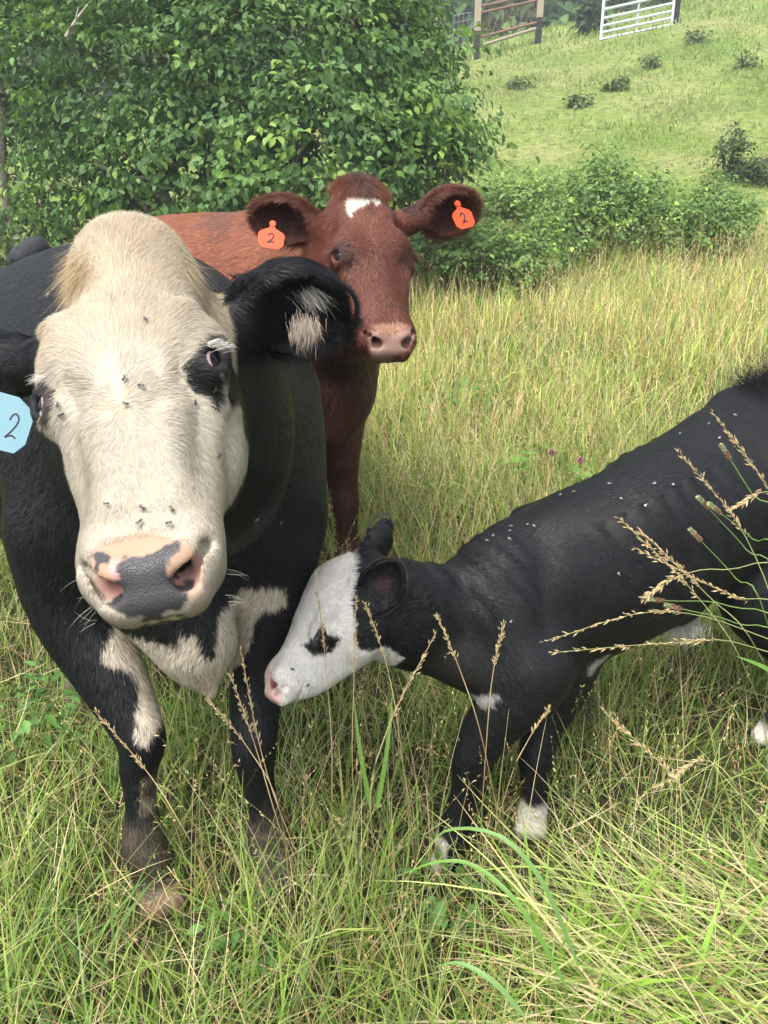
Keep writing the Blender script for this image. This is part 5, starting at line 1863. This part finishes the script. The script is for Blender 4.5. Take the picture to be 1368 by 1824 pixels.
def build_trees():
    def L(px, py, d, rx, ry, rz, w=1):
        return (P(px, py, d), (rx, ry, rz), w)
    g = P(420, 300, 7.2); g[2] = H(g[0], g[1])
    tree('wide dense leafy tree filling the upper left, directly behind the red cow', g,
         [L(480, 60, 7.0, 1.25, 1.0, .95, 4), L(250, 110, 7.2, 1.15, .9, .9, 3.5), L(650, 110, 6.9, .66, .8, .78, 2.4), L(600, 250, 6.8, .95, .8, .6, 2.4), L(330, 300, 7.2, 1.1, .8, .62, 2.6),
          L(712, 250, 6.7, .50, .6, .42, 1.3), L(150, 330, 7.3, .65, .7, .55, 1.2), L(480, 400, 7.0, 1.2, .7, .45, 2.0), L(790, 225, 6.8, .24, .35, .22, .35), L(620, -60, 7.2, .7, .8, .7, 1.6), L(400, -120, 7.4, 1.6, 1., .7, 2.4), L(745, 90, 7.0, .3, .4, .35, .3), L(60, -60, 7.6, .9, .8, .7, 1.4)],
         3600, 17, .072, TC, 201, trunk_r=.07, stems=7)
    g = P(30, 330, 7.6); g[2] = H(g[0], g[1])
    bark = [([g + A3(-.05, 0, -.1), P(8, 330, 7.6), P(2, 180, 7.6), P(-20, 20, 7.6)], .055, .035)]
    tree('thinner tree with a bare leaning trunk at the left edge of the view', g,
         [L(40, 60, 7.8, .85, .7, .75, 3), L(-60, 200, 7.8, .6, .6, .6, 1.5), L(60, 190, 7.6, .45, .5, .3, .8), L(30, 400, 7.6, .45, .5, .32, .9), L(-100, -50, 8, 1.2, 1, .9, 2)],
         520, 15, .075, [(.050, .095, .032), (.070, .120, .045), (.095, .150, .060), (.13, .18, .09)], 202, trunk_r=.03, stems=3, extra=bark)
    # pale dead branch caught in the leaves
    V, F = limb_mesh([([P(118, 66, 6.3), P(134, 38, 6.25), P(156, 8, 6.3)], .017, .006), ([P(134, 38, 6.25), P(140, 12, 6.2)], .008, .004)])
    o = link('dead_branch', npmesh('dead_branch', V - P(118, 66, 6.3), F, True), None, (mat('grey dead wood', (.36, .31, .27), rough=.85, bump=(60, .5, .01)),))
    o.location = P(118, 66, 6.3)
    tag(o, 'pale bare broken branch sticking out of the leaves at the upper left', 'branch')

    def bush(label, px, py, wpx, hpx, n, per, leaf, cols, seed, wild=.14, name='bush', sh=.35, group='bushes along the foot of the hill', stems=4):
        g = ground_at(px, py)
        d = (g - CAM) @ CF
        w = wpx / FPX * d / 2; h = hpx / FPX * d
        r = np.random.default_rng(seed)
        lobes = [(g + A3(0, 0, h * .42), (w * .8, w * .7, h * .55), 3)]
        for i in range(5):
            a = (i / 4 * 2 - 1)
            lobes.append((g + A3(a * w * .75 + r.normal() * .05, r.normal() * w * .25, h * (.35 + .35 * r.random() * (1 - abs(a) * .5))), (w * .34, w * .34, h * (.30 + wild * r.random())), 1))
        return tree(label, g, lobes, n, per, leaf, cols, seed, group, trunk_r=.018, name=name, stems=stems, cat_='bush', droop=.25, up=.6, spray=.09, shell=sh)
    bush('low dense bush right beside the red cow\'s head, largest of the row', 870, 515, 300, 118, 520, 14, .050, BC, 211)
    bush('tall rounded bush in the middle of the row with a pale stem', 1080, 455, 175, 150, 430, 14, .050, BC, 212, wild=.25)
    bush('broad low bush at the right end of the row, dark underneath', 1240, 455, 210, 115, 430, 14, .048, BC, 213)
    bush('small light green bush between the two rounded ones', 985, 470, 130, 95, 200, 13, .048, BC[1:], 214)
    bush('low scrubby bush behind the first, at the hill\'s foot', 925, 385, 190, 70, 240, 13, .055, BC, 215)
    bush('dark narrow upright shrub standing alone on the hillside at the right', 1302, 322, 44, 84, 70, 12, .060, [(.055, .105, .034), (.075, .13, .042)], 216, wild=.6, sh=.15)
    bush('tiny dark shrub beside the narrow upright one', 1345, 332, 42, 45, 45, 13, .06, [(.045, .085, .03), (.06, .10, .035)], 217, sh=.15)
    bush('dark round bush beside the white metal gate', 1050, 62, 42, 45, 60, 12, .20, [(.035, .075, .028), (.045, .09, .03)], 218, group='shrubs by the gates')
    for i, (x, y, w, h, lb) in enumerate([(1030, 192, 34, 26, 'dark weed clump on the hillside, lowest and largest'), (1093, 162, 28, 18, 'dark weed clump on the hillside, in the middle of the slope'),
                                          (1160, 122, 26, 18, 'dark weed clump nearest below the white metal gate'), (1332, 122, 30, 16, 'dark weed clump highest up at the right edge'),
                                          (925, 160, 44, 16, 'flat dark weed clump below the wooden posts'), (1240, 75, 30, 16, 'weed clump just right of the white metal gate')]):
        bush(lb, x, y, w * .9, h * .8, 34, 9, .085, [(.095, .150, .045), (.12, .185, .055)], 230 + i, name='weed_clump', sh=.1, group='weed clumps on the hillside', stems=2)
    # woods beyond the crest
    r = np.random.default_rng(260)
    cl = []
    n = 3400
    x = -42 + 64 * r.random(n); y = 36 + 5 * r.random(n)
    z = H(x, y) + 7.5 * r.random(n)
    per = 16
    pos = (np.stack([x, y, z], -1)[:, None] + r.normal(size=(n, per, 3)) * .45).reshape(-1, 3)
    m = len(pos)
    col = np.repeat(np.array(TC)[r.integers(0, 5, n)], per, 0) * 1.05
    cl.append(leaf_cloud(pos, nrm(r.normal(size=(m, 3)) * .5 + A3(0, -.5, .6)), nrm(r.normal(size=(m, 3)) + A3(0, 0, -.5)), .45 + .3 * r.random(m), .32 + .15 * r.random(m), col, r))
    o = leaf_object('woods', cl, M_LEAF)
    tag(o, 'dark green woods along the crest behind the gates', 'woods', kind='stuff')


# ================================================================ gates and fences on the hill
def bars(segs, r, sides=8):
    return limb_mesh([([np.array(a), np.array(b)], r, r) for a, b in segs], sides)


def box_post(base, top, w, sp=0):
    """slightly weathered square post with chamfered top"""
    base = np.asarray(base, float); top = np.asarray(top, float)
    V = []
    for k, (t, s) in enumerate(((0, 1), (.5, .98), (.97, .96), (1, .80))):
        c = base + (top - base) * t
        for a, b in ((-1, -1), (1, -1), (1, 1), (-1, 1)):
            V.append(c + A3(a * w / 2 * s, b * w / 2 * s, 0))
    F = []
    for k in range(3):
        for i in range(4):
            j = (i + 1) % 4
            F.append((k * 4 + i, k * 4 + j, k * 4 + 4 + j, k * 4 + 4 + i))
    F.append((12, 13, 14, 15)); F.append((3, 2, 1, 0))
    return np.array(V), np.array(F)


def build_gates():
    wood = mat('weathered post wood', (.33, .27, .19), rough=.85, var=(9, .7, (.22, .19, .15)), bump=(40, .4, .01))
    tar = mat('tarred post foot', (.022, .020, .018), rough=.8)
    rust = mat('rusty rail', (.16, .085, .055), rough=.8, var=(14, .6, (.24, .15, .11)))
    galv = mat('pale galvanised pipe', (.62, .66, .68), rough=.45, metal=.25, spec=.5)
    g1 = ground_at(848, 106); g2 = ground_at(958, 78)
    d1 = (g1 - CAM) @ CF; d2 = (g2 - CAM) @ CF
    root = empty('wooden_gate', g1)
    hh = 92 / FPX * d1 / math.cos(PITCH)
    h2 = 84 / FPX * d2 / math.cos(PITCH)
    def child(name, VF, m, smooth=False):
        return link(name, npmesh(name, VF[0] - g1, VF[1], smooth), root, (m,))
    for g, h in ((g1, hh), (g2, h2)):
        w = 11 / FPX * d1
        child('post', box_post(g + A3(0, 0, h * .44), g + A3(0, 0, h), w), wood)
        child('post_foot', box_post(g + A3(0, 0, -.2), g + A3(0, 0, h * .44), w * .96), tar)
    a = g1 + A3(.05, -.02, 0); b = g2 + A3(-.05, -.02, 0)
    for t in (.34, .72, .82):
        child('rail', bars([(a + A3(0, 0, hh * t), b + A3(0, 0, h2 * (t + .02)))], .035), rust, True)
    child('rail', bars([(a + A3(0, 0, hh * .20), b + A3(0, 0, h2 * .26))], .045), wood, True)
    segs = []
    for i in range(9):
        t0, t1 = i / 9, (i + 1) / 9
        lo0, hi0 = a + (b - a) * t0 + A3(0, 0, hh * .34), a + (b - a) * t1 + A3(0, 0, hh * .66)
        segs.append((lo0, hi0)); segs.append((a + (b - a) * t1 + A3(0, 0, hh * .34), a + (b - a) * t0 + A3(0, 0, hh * .66)))
    child('mesh_panel', bars(segs, .010, 5), rust, True)
    tag(root, 'rusty railed gate between two wooden posts with black feet', 'gate')
    # metal field gate
    g3 = ground_at(1072, 72); g4 = ground_at(1196, 44)
    d3 = (g3 - CAM) @ CF; d4 = (g4 - CAM) @ CF
    d = (d3 + d4) / 2
    A_ = P(1070, 70, d3 * .995); B_ = P(1196, 44, d4 * .995)
    root = empty('metal_gate', A_)
    hl = 56 / FPX * d3 / math.cos(PITCH); hr = 58 / FPX * d4 / math.cos(PITCH)
    def child2(name, VF):
        return link(name, npmesh(name, VF[0] - A_, VF[1], True), root, (galv,))
    for i in range(6):
        t = (0, .17, .34, .53, .76, 1)[i]
        child2('bar', bars([(A_ + A3(0, 0, hl * t), B_ + A3(0, 0, hr * t))], .034))
    child2('upright', bars([(A_ + A3(0, 0, -.02), A_ + A3(0, 0, hl + .02))], .040))
    child2('upright', bars([(B_ + A3(0, 0, -.02), B_ + A3(0, 0, hr + .02))], .040))
    M_ = A_ * .5 + B_ * .5
    child2('upright', bars([(M_ + A3(0, .02, 0), M_ + A3(0, .02, (hl + hr) / 2))], .026))
    tag(root, 'pale metal field gate of six horizontal bars on the hill', 'gate')
    gp = g4 + A3(.12, .1, 0)
    o = link('fence_post', npmesh('fence_post', box_post((0, 0, -.2), (0, 0, 1.5), .16)[0], box_post((0, 0, 0), (0, 0, 1.5), .16)[1], False), None, (tar,))
    o.location = gp
    tag(o, 'dark wooden post at the right end of the pale metal gate', 'post')
    # pale pipe panel further back
    g5 = ground_at(985, 42); d5 = (g5 - CAM) @ CF + 3
    A5, B5 = P(972, 34, d5), P(1040, 24, d5)
    root = empty('pipe_panel', A5)
    for t in (0, .55, 1.1):
        link('bar', npmesh('bar', *[v - A5 if k == 0 else v for k, v in enumerate(bars([(A5 + A3(0, 0, t), B5 + A3(0, 0, t))], .03))], True), root, (galv,))
    for q in (A5, A5 * .5 + B5 * .5, B5):
        link('upright', npmesh('upright', *[v - A5 if k == 0 else v for k, v in enumerate(bars([(q + A3(0, 0, -.5), q + A3(0, 0, 1.15))], .03))], True), root, (galv,))
    tag(root, 'small pale pipe panel behind the gates, between wooden and metal gate', 'panel')
    # wire fence running left from the wooden gate
    root = empty('wire_fence', g1)
    pts = [g1 + A3(-.1, .3, 0)]
    for k in range(1, 5):
        q = g1 + A3(-1.15 * k, .9 * k, 0); q[2] = H(q[0], q[1]); pts.append(q)
    for q in pts[1:]:
        link('post', npmesh('post', *[v - g1 if k == 0 else v for k, v in enumerate(box_post(q + A3(0, 0, -.2), q + A3(0, 0, 1.35), .09))], False), root, (wood,))
    segs = []
    for u, v in zip(pts[:-1], pts[1:]):
        for t in np.linspace(.1, 1.25, 7): segs.append((u + A3(0, 0, t), v + A3(0, 0, t)))
        for s in np.linspace(0, 1, 9)[1:-1]: segs.append((u + (v - u) * s + A3(0, 0, .1), u + (v - u) * s + A3(0, 0, 1.25)))
    V, F = bars(segs, .006, 4)
    link('wire', npmesh('wire', V - g1, F, True), root, (mat('dull fence wire', (.30, .32, .33), rough=.5, metal=.4),))
    tag(root, 'grey wire fence with thin posts running left from the wooden gate', 'fence')


if True:
    build_trees()
if True:
    build_gates()
# ================================================================ single plants in the foreground
def path_blade(pts, w, r, nseg=14, fold=.25):
    """a broad arching blade along a path, slightly folded along its midrib"""
    pts = np.asarray(pts, float)
    t = np.arange(len(pts)); tt = np.linspace(0, len(pts) - 1, nseg + 1)
    q = np.stack([lerp_in(tt, t, pts[:, i]) for i in range(3)], -1)
    d = nrm(np.gradient(q, axis=0))
    u = tt / tt[-1]
    view = nrm(q - CAM)
    s_ = nrm(np.cross(d, A3(0, -.45, .9)))
    up = nrm(np.cross(s_, d))
    W = w * np.minimum(1, (u * 5 + .5)) * (1 - u**2.5 * .96) * .5
    V = np.stack([q - s_ * W[:, None] + up * (W * fold)[:, None], q, q + s_ * W[:, None] + up * (W * fold)[:, None]], 1).reshape(-1, 3)
    F = []
    for i in range(nseg):
        for a in (0, 1):
            F.append((3 * i + a, 3 * i + a + 1, 3 * i + 3 + a + 1, 3 * i + 3 + a))
    return V, np.array(F)


def seedy(name, label, pts, seed, kind='panicle', r0=.0012, head=.30, dens=60, size=.0085, col=(.46, .36, .19), stemcol=None, group='seed stalks standing up in the foreground'):
    r = np.random.default_rng(seed)
    pts = [np.asarray(p, float) for p in pts]
    O = pts[0]
    root = empty(name, O)
    V, F = limb_mesh([(pts, r0, r0 * .5)], 5)
    link('stem', npmesh('stem', V - O, F, True, np.tile(np.array(stemcol or col), (len(V), 1))), root, (M_STRAW,))
    t = np.arange(len(pts)); tt = np.linspace(0, len(pts) - 1, 200)
    q = np.stack([lerp_in(tt, t, np.array(pts)[:, i]) for i in range(3)], -1)
    d = nrm(np.gradient(q, axis=0))
    if kind == 'panicle':
        k = (200 * (1 - head * r.random(dens)**.9)).astype(int).clip(0, 199)
        base = q[k]; dd = d[k]
        dv = nrm(dd + r.normal(size=(dens, 3)) * .30)
        base = base + dv * (r.random((dens, 1)) * .006)
        ln = size * (.6 + .8 * r.random((dens, 1)))
        s1 = nrm(np.cross(dv, r.normal(size=(dens, 3)))); s2 = np.cross(dv, s1)
        w = ln * .12
        mid = base + dv * ln * .45; tip = base + dv * ln
        V = np.stack([base, mid + s1 * w, mid + s2 * w, mid - s1 * w, mid - s2 * w, tip], 1).reshape(-1, 3)
        b = (np.arange(dens) * 6)[:, None]
        F = np.concatenate([b + [[0, i, j]] for i, j in ((1, 2), (2, 3), (3, 4), (4, 1))] + [b + [[5, j, i]] for i, j in ((1, 2), (2, 3), (3, 4), (4, 1))], 0)
        C = np.repeat(np.array(col) * (1 + r.normal(size=(dens, 1)) * .18), 6, 0)
        link('seed_head', npmesh('seed_head', V - O, F, False, C.clip(.01, 1)), root, (M_STRAW,))
    else:                                                       # plantain: short bristly cylinder, green at its tip
        n = 260
        L = .030
        tip = q[-1]; dd = d[-1]
        u = r.random(n)
        s1 = nrm(np.cross(dd, A3(.3, 1, .2))); s2 = np.cross(dd, s1)
        a = r.random(n) * 6.283
        out = s1 * np.cos(a)[:, None] + s2 * np.sin(a)[:, None]
        rad = .0042 * np.sqrt(np.clip(1 - (2 * u - 1)**4, .05, 1))
        base = tip + dd * (u * L)[:, None] + out * (rad * .4)[:, None]
        dv = nrm(out * .8 + dd * .8 + r.normal(size=(n, 3)) * .2)
        ln = .0042
        sd_ = nrm(np.cross(dv, dd))
        V = np.stack([base, base + dv * ln * .5 + sd_ * .0012, base + dv * ln, base + dv * ln * .5 - sd_ * .0012], 1).reshape(-1, 3)
        F = np.arange(len(V)).reshape(-1, 4)
        C = np.where((u > .55)[:, None], np.array([[.42, .46, .26]]), np.array([[.36, .24, .14]])) * (1 + r.normal(size=(n, 1)) * .15)
        link('seed_head', npmesh('seed_head', V - O, F, False, np.repeat(C, 4, 0).clip(.01, 1)), root, (M_STRAW,))
    tag(root, label, 'grass stalk' if kind == 'panicle' else 'plantain', group)
    return root


def build_foreground():
    G = lambda px, py: ground_at(px, py)

    def up_path(px0, py0, mids, tip, bend=0.):
        """from the ground at one place to a tip: depth runs from the ground's to the tip's"""
        g = G(px0, py0); d0 = (g - CAM) @ CF
        out = [g]
        for (x, y, d) in mids: out.append(P(x, y, d))
        out.append(P(*tip))
        return out
    S = [
        ('tall thin dry stalk rising in front of the calf\'s chest, left one of the pair', (905, 1560), [(862, 1330, 1.50), (818, 1190, 1.46)], (780, 1100, 1.45)),
        ('tall thin dry stalk rising in front of the calf\'s chest, right one of the pair', (850, 1590), [(866, 1330, 1.48), (878, 1200, 1.45)], (898, 1112, 1.44)),
        ('dry stalk crossing the calf\'s white forehead and eye', (585, 1570), [(592, 1380, 1.42), (580, 1180, 1.38)], (562, 1030, 1.36)),
        ('dry stalk crossing the boundary of black and white on the calf\'s cheek', (640, 1600), [(628, 1380, 1.46), (630, 1220, 1.42)], (634, 1070, 1.40)),
        ('slanting dry stalk in front of the calf\'s throat', (742, 1560), [(714, 1330, 1.45), (690, 1190, 1.42)], (652, 1078, 1.40)),
        ('dry stalk leaning across the calf\'s bent foreleg', (850, 1600), [(905, 1400, 1.50), (940, 1320, 1.48)], (978, 1262, 1.47)),
        ('long dry stalk leaning left between the legs of the white faced cow', (420, 1640), [(340, 1500, 1.30), (270, 1385, 1.28)], (172, 1270, 1.27)),
        ('dry stalk crossing the right foreleg of the white faced cow', (560, 1650), [(500, 1480, 1.35), (455, 1330, 1.33)], (410, 1200, 1.32)),
        ('second dry stalk crossing the right foreleg of the white faced cow, lower', (590, 1660), [(520, 1500, 1.36), (468, 1350, 1.34)], (430, 1165, 1.36)),
        ('dry stalk left of the calf\'s white muzzle, bent at the top', (520, 1640), [(500, 1450, 1.30), (440, 1330, 1.28)], (370, 1245, 1.27)),
        ('straight dry stalk in the open grass between cow and calf', (690, 1650), [(660, 1450, 1.28), (690, 1300, 1.26)], (775, 1130, 1.25)),
    ]
    for i, (lb, g, m, t) in enumerate(S):
        seedy('grass_stalk', lb, up_path(*g, m, t), 300 + i, head=.30)
    S = [
        ('brown tipped stalk, tallest against the calf\'s flank, leaning left', (1440, 1500), [(1400, 1180, 1.34), (1330, 960, 1.30)], (1212, 808, 1.28), .34),
        ('stalk arching over the top of the calf\'s hip from the right edge', (1520, 1400), [(1450, 1080, 1.28), (1380, 890, 1.24)], (1272, 738, 1.22), .34),
        ('long pale stalk lying nearly level across the calf\'s belly', (1560, 1480), [(1500, 1250, 1.32), (1330, 1150, 1.28), (1200, 1145, 1.26)], (978, 1163, 1.24), .40),
        ('pale stalk arching over the calf\'s elbow from the right', (1560, 1400), [(1480, 1220, 1.34), (1320, 1120, 1.32), (1160, 1090, 1.30)], (972, 1142, 1.28), .34),
        ('thick pale stalk crossing the calf\'s rear ribs', (1540, 1350), [(1440, 1120, 1.25), (1300, 1060, 1.22)], (1128, 975, 1.20), .42),
        ('bent pale stalk hanging over the calf\'s flank', (1540, 1350), [(1450, 1060, 1.25), (1290, 1015, 1.22), (1200, 1030, 1.21)], (1148, 1066, 1.20), .30),
        ('fine stalk slanting up across the calf\'s ribs', (1420, 1480), [(1340, 1220, 1.36), (1240, 1060, 1.34)], (1102, 922, 1.32), .36),
        ('fine stalk below the fine slanting one on the calf\'s ribs', (1460, 1440), [(1360, 1180, 1.30), (1260, 1060, 1.28)], (1140, 945, 1.27), .30),
        ('stalk curving in from the right edge above the belly', (1560, 1300), [(1460, 1000, 1.20), (1380, 880, 1.18)], (1304, 905, 1.17), .25),
        ('leaning stalk in the lower right before the grass mound', (1330, 1760), [(1270, 1560, 1.20), (1230, 1420, 1.18)], (1078, 1268, 1.20), .28),
        ('nodding pale stalk at the lower right edge', (1400, 1640), [(1330, 1440, 1.22), (1260, 1355, 1.20)], (1175, 1400, 1.19), .34),
    ]
    for i, (lb, g, m, t, h) in enumerate(S):
        seedy('grass_stalk', lb, up_path(*g, m, t), 330 + i, head=h, dens=84, size=.0095, col=(.50, .37, .20), stemcol=(.28, .30, .12), group='seed stalks before the calf\'s flank')
    S = [('plantain head standing highest against the calf\'s hip', (1500, 1450), [(1430, 1010, 1.26), (1340, 880, 1.22)], (1302, 820, 1.21)),
         ('plantain head in the middle of the group on the calf\'s flank, left one', (1480, 1500), [(1400, 1080, 1.26), (1330, 980, 1.23)], (1264, 908, 1.21)),
         ('plantain head in the middle of the group on the calf\'s flank, right one', (1500, 1500), [(1410, 1050, 1.24), (1340, 960, 1.22)], (1286, 916, 1.20)),
         ('plantain head lowest of the group on the calf\'s flank', (1450, 1500), [(1370, 1120, 1.26), (1310, 1030, 1.24)], (1250, 965, 1.22)),
         ('plantain head lying toward the calf\'s belly, above the pale stalk', (1520, 1480), [(1420, 1180, 1.27), (1310, 1110, 1.25)], (1216, 1085, 1.24)),
         ('plantain head pointing left over the calf\'s ribs', (1520, 1480), [(1420, 1160, 1.28), (1300, 1080, 1.26)], (1186, 1070, 1.25))]
    for i, (lb, g, m, t) in enumerate(S):
        seedy('plantain', lb, up_path(*g, m, t), 350 + i, kind='plantain', r0=.0014, col=(.16, .26, .07), group='plantain heads before the calf\'s flank')
    # broad arching blades
    blade = mat('broad green blade', (.130, .270, .040), rough=.42, spec=.35, trans=.35, var=(25, .5, (.20, .34, .08)))
    pale = mat('pale green blade', (.18, .31, .09), rough=.42, spec=.35, trans=.35, var=(25, .5, (.13, .26, .06)))
    def B_(lb, pts, w, m):
        pts = [P(*p) for p in pts]
        V, F = path_blade(pts, w, None)
        o = link('arching_grass', npmesh('arching_grass', V - pts[0], F, True), None, (m,)); o.location = pts[0]
        tag(o, lb, 'grass blade', 'broad arching blades in the foreground', 'thing')
    B_('long broad blade arching left over the calf\'s front hoof, topmost of three', [(1030, 1720, 1.22), (965, 1570, 1.20), (890, 1490, 1.22), (800, 1478, 1.26), (752, 1520, 1.30)], .0085, pale)
    B_('broad blade arching left just below the topmost one', [(1010, 1760, 1.16), (930, 1620, 1.15), (850, 1545, 1.18), (780, 1535, 1.20), (706, 1562, 1.24)], .008, blade)
    B_('short broad blade curving left near the bottom edge', [(935, 1812, 1.08), (880, 1750, 1.08), (820, 1716, 1.10), (775, 1722, 1.12)], .008, pale)
    B_('bright blade poking in from the right edge under the calf\'s belly', [(1420, 1240, 1.3), (1370, 1195, 1.28), (1310, 1168, 1.26)], .014, blade)
    B_('narrow upright blade in the grass under the calf\'s chin, left one', [(660, 1440, 1.62), (640, 1330, 1.62), (630, 1240, 1.63)], .010, blade)
    B_('narrow upright blade in the grass under the calf\'s chin, right one', [(672, 1440, 1.60), (690, 1330, 1.60), (700, 1225, 1.62)], .010, blade)
    # tuft of bright broad grass at the lower right, and the small-leaved weeds
    r = np.random.default_rng(370)
    def tuft(name, lb, px, py, n, L, w, col, spread, seed, cat_='grass tuft', group='broad leaved grass tufts'):
        r = np.random.default_rng(seed)
        g = G(px, py)
        x = g[0] + r.normal(size=n) * spread; y = g[1] + r.normal(size=n) * spread
        az = r.random(n) * 6.283
        V, F, C, _ = blades(np.stack([x, y, H(x, y) - .01], -1), az, .15 + np.abs(r.normal(size=n)) * .35, .4 + r.random(n) * 1.2, L * (.5 + .7 * r.random(n)), w * (.6 + .7 * r.random(n)), np.array(col) * (1 + r.normal(size=(n, 1)) * .14), 7, r)
        o = link(name, npmesh(name, V - g, F, True, C), None, (M_GRASS,)); o.location = g
        tag(o, lb, cat_, group, 'thing')
    tuft('grass_tuft', 'bright yellow green tuft of broad grass at the bottom, right of centre', 1000, 1790, 60, .34, .0125, (.25, .42, .05), .04, 371)
    tuft('grass_tuft', 'second bright tuft of broad grass nearer the bottom right corner', 1170, 1815, 50, .30, .0125, (.22, .38, .06), .06, 372)
    tuft('grass_tuft', 'broad green tuft at the right edge below the calf\'s belly', 1335, 1690, 60, .34, .012, (.20, .34, .07), .07, 373)
    tuft('grass_tuft', 'darker tuft of broad grass in the bottom left corner', 90, 1790, 44, .26, .010, (.13, .24, .06), .06, 374)
    def weed(lb, px, py, n, leaf, hgt, sp, seed, col=(.10, .22, .05)):
        r = np.random.default_rng(seed)
        g = G(px, py)
        m = n
        root = empty('weed', g)
        s = r.random(m)
        a = r.random(m) * 6.283
        pos = g + np.stack([np.cos(a) * sp * s**.5, np.sin(a) * sp * s**.5, hgt * (.25 + .75 * r.random(m))], -1)
        out = np.stack([np.cos(a), np.sin(a), .2 + 0 * a], -1)
        nor = nrm(A3(0, 0, 1) + out * .25 + r.normal(size=(m, 3)) * .25)
        c = np.array(col) * (1 + r.normal(size=(m, 1)) * .18)
        leaf_object('leaves', [leaf_cloud(pos, nor, out, leaf * (.6 + .6 * r.random(m)), leaf * (.3 + .2 * r.random(m)), c, r)], M_LEAF, root, g)
        k = r.choice(m, 7)
        V, F = limb_mesh([([g + A3(0, 0, -.02), (g + pos[i]) / 2 + A3(0, 0, .02), pos[i]], .0028, .0014) for i in k], 5)
        link('stem', npmesh('stem', V - g, F, True), root, (blade,))
        tag(root, lb, 'weed', 'broad leaved weeds in the grass', 'thing')
    weed('leafy green weed in the grass at the left edge, beside the cow\'s leg', 60, 1340, 60, .060, .22, .16, 381)
    weed('second leafy weed at the left, right of the edge one', 120, 1290, 40, .055, .22, .12, 382)
    weed('dark leafy weed in the tall grass right of the red cow\'s foreleg', 820, 750, 70, .075, .30, .26, 383, (.075, .165, .045))
    weed('broad leaf weed just above the middle of the calf\'s back', 975, 880, 20, .14, .22, .14, 384, (.14, .32, .05))
    weed('small leafy weed at the bottom, left of centre', 440, 1690, 34, .050, .10, .09, 385)
    weed('small leafy weed between the cow\'s hoof and the calf', 800, 1640, 30, .060, .12, .08, 386)
    # two clover heads
    pk = mat('clover pink', (.42, .16, .27), rough=.7, var=(200, .5, (.30, .12, .16)))
    for i, (px, py, lb) in enumerate(((983, 806, 'pink clover head above the calf\'s back, left one'), (1034, 820, 'pink clover head above the calf\'s back, right one'))):
        c = P(px, py, 3.3)
        r = np.random.default_rng(390 + i)
        n = 160
        dv = nrm(r.normal(size=(n, 3)) + A3(0, 0, .4))
        sd_ = nrm(np.cross(dv, r.normal(size=(n, 3))))
        V = np.stack([dv * .004, dv * .010 + sd_ * .0018, dv * .016, dv * .010 - sd_ * .0018], 1).reshape(-1, 3)
        root = empty('clover', c)
        link('flower', npmesh('flower', V, np.arange(len(V)).reshape(-1, 4), False), root, (pk,))
        g = A3(c[0], c[1] + .02, H(c[0], c[1]))
        V, F = limb_mesh([([g - c, (g - c) * .5 + A3(.01, 0, 0), A3(0, 0, 0)], .002, .0015)], 5)
        link('stem', npmesh('stem', V, F, True), root, (blade,))
        tag(root, lb, 'clover')


if True:
    build_foreground()


# ================================================================ the air: thin haze of a humid summer day
def build_haze():
    V = np.array([(x, y, z) for x in (-78, 98) for y in (-26, 126) for z in (-3.0, 34)], float)
    F = np.array([(0, 1, 3, 2), (4, 6, 7, 5), (0, 4, 5, 1), (2, 3, 7, 6), (0, 2, 6, 4), (1, 5, 7, 3)])
    m = bpy.data.materials.new('humid air'); m.use_nodes = True
    nt = m.node_tree
    nt.nodes.remove(nt.nodes['Principled BSDF'])
    v = nt.nodes.new('ShaderNodeVolumePrincipled')
    v.inputs['Color'].default_value = (.86, .92, .95, 1)
    v.inputs['Density'].default_value = HAZE
    v.inputs['Anisotropy'].default_value = .2
    nt.links.new(v.outputs[0], nt.nodes['Material Output'].inputs['Volume'])
    o = link('haze', npmesh('haze', V, F, False), None, (m,))
    tag(o, 'thin pale summer haze over the whole pasture', 'haze', kind='stuff')


HAZE = 0.0035
if True:
    build_haze()
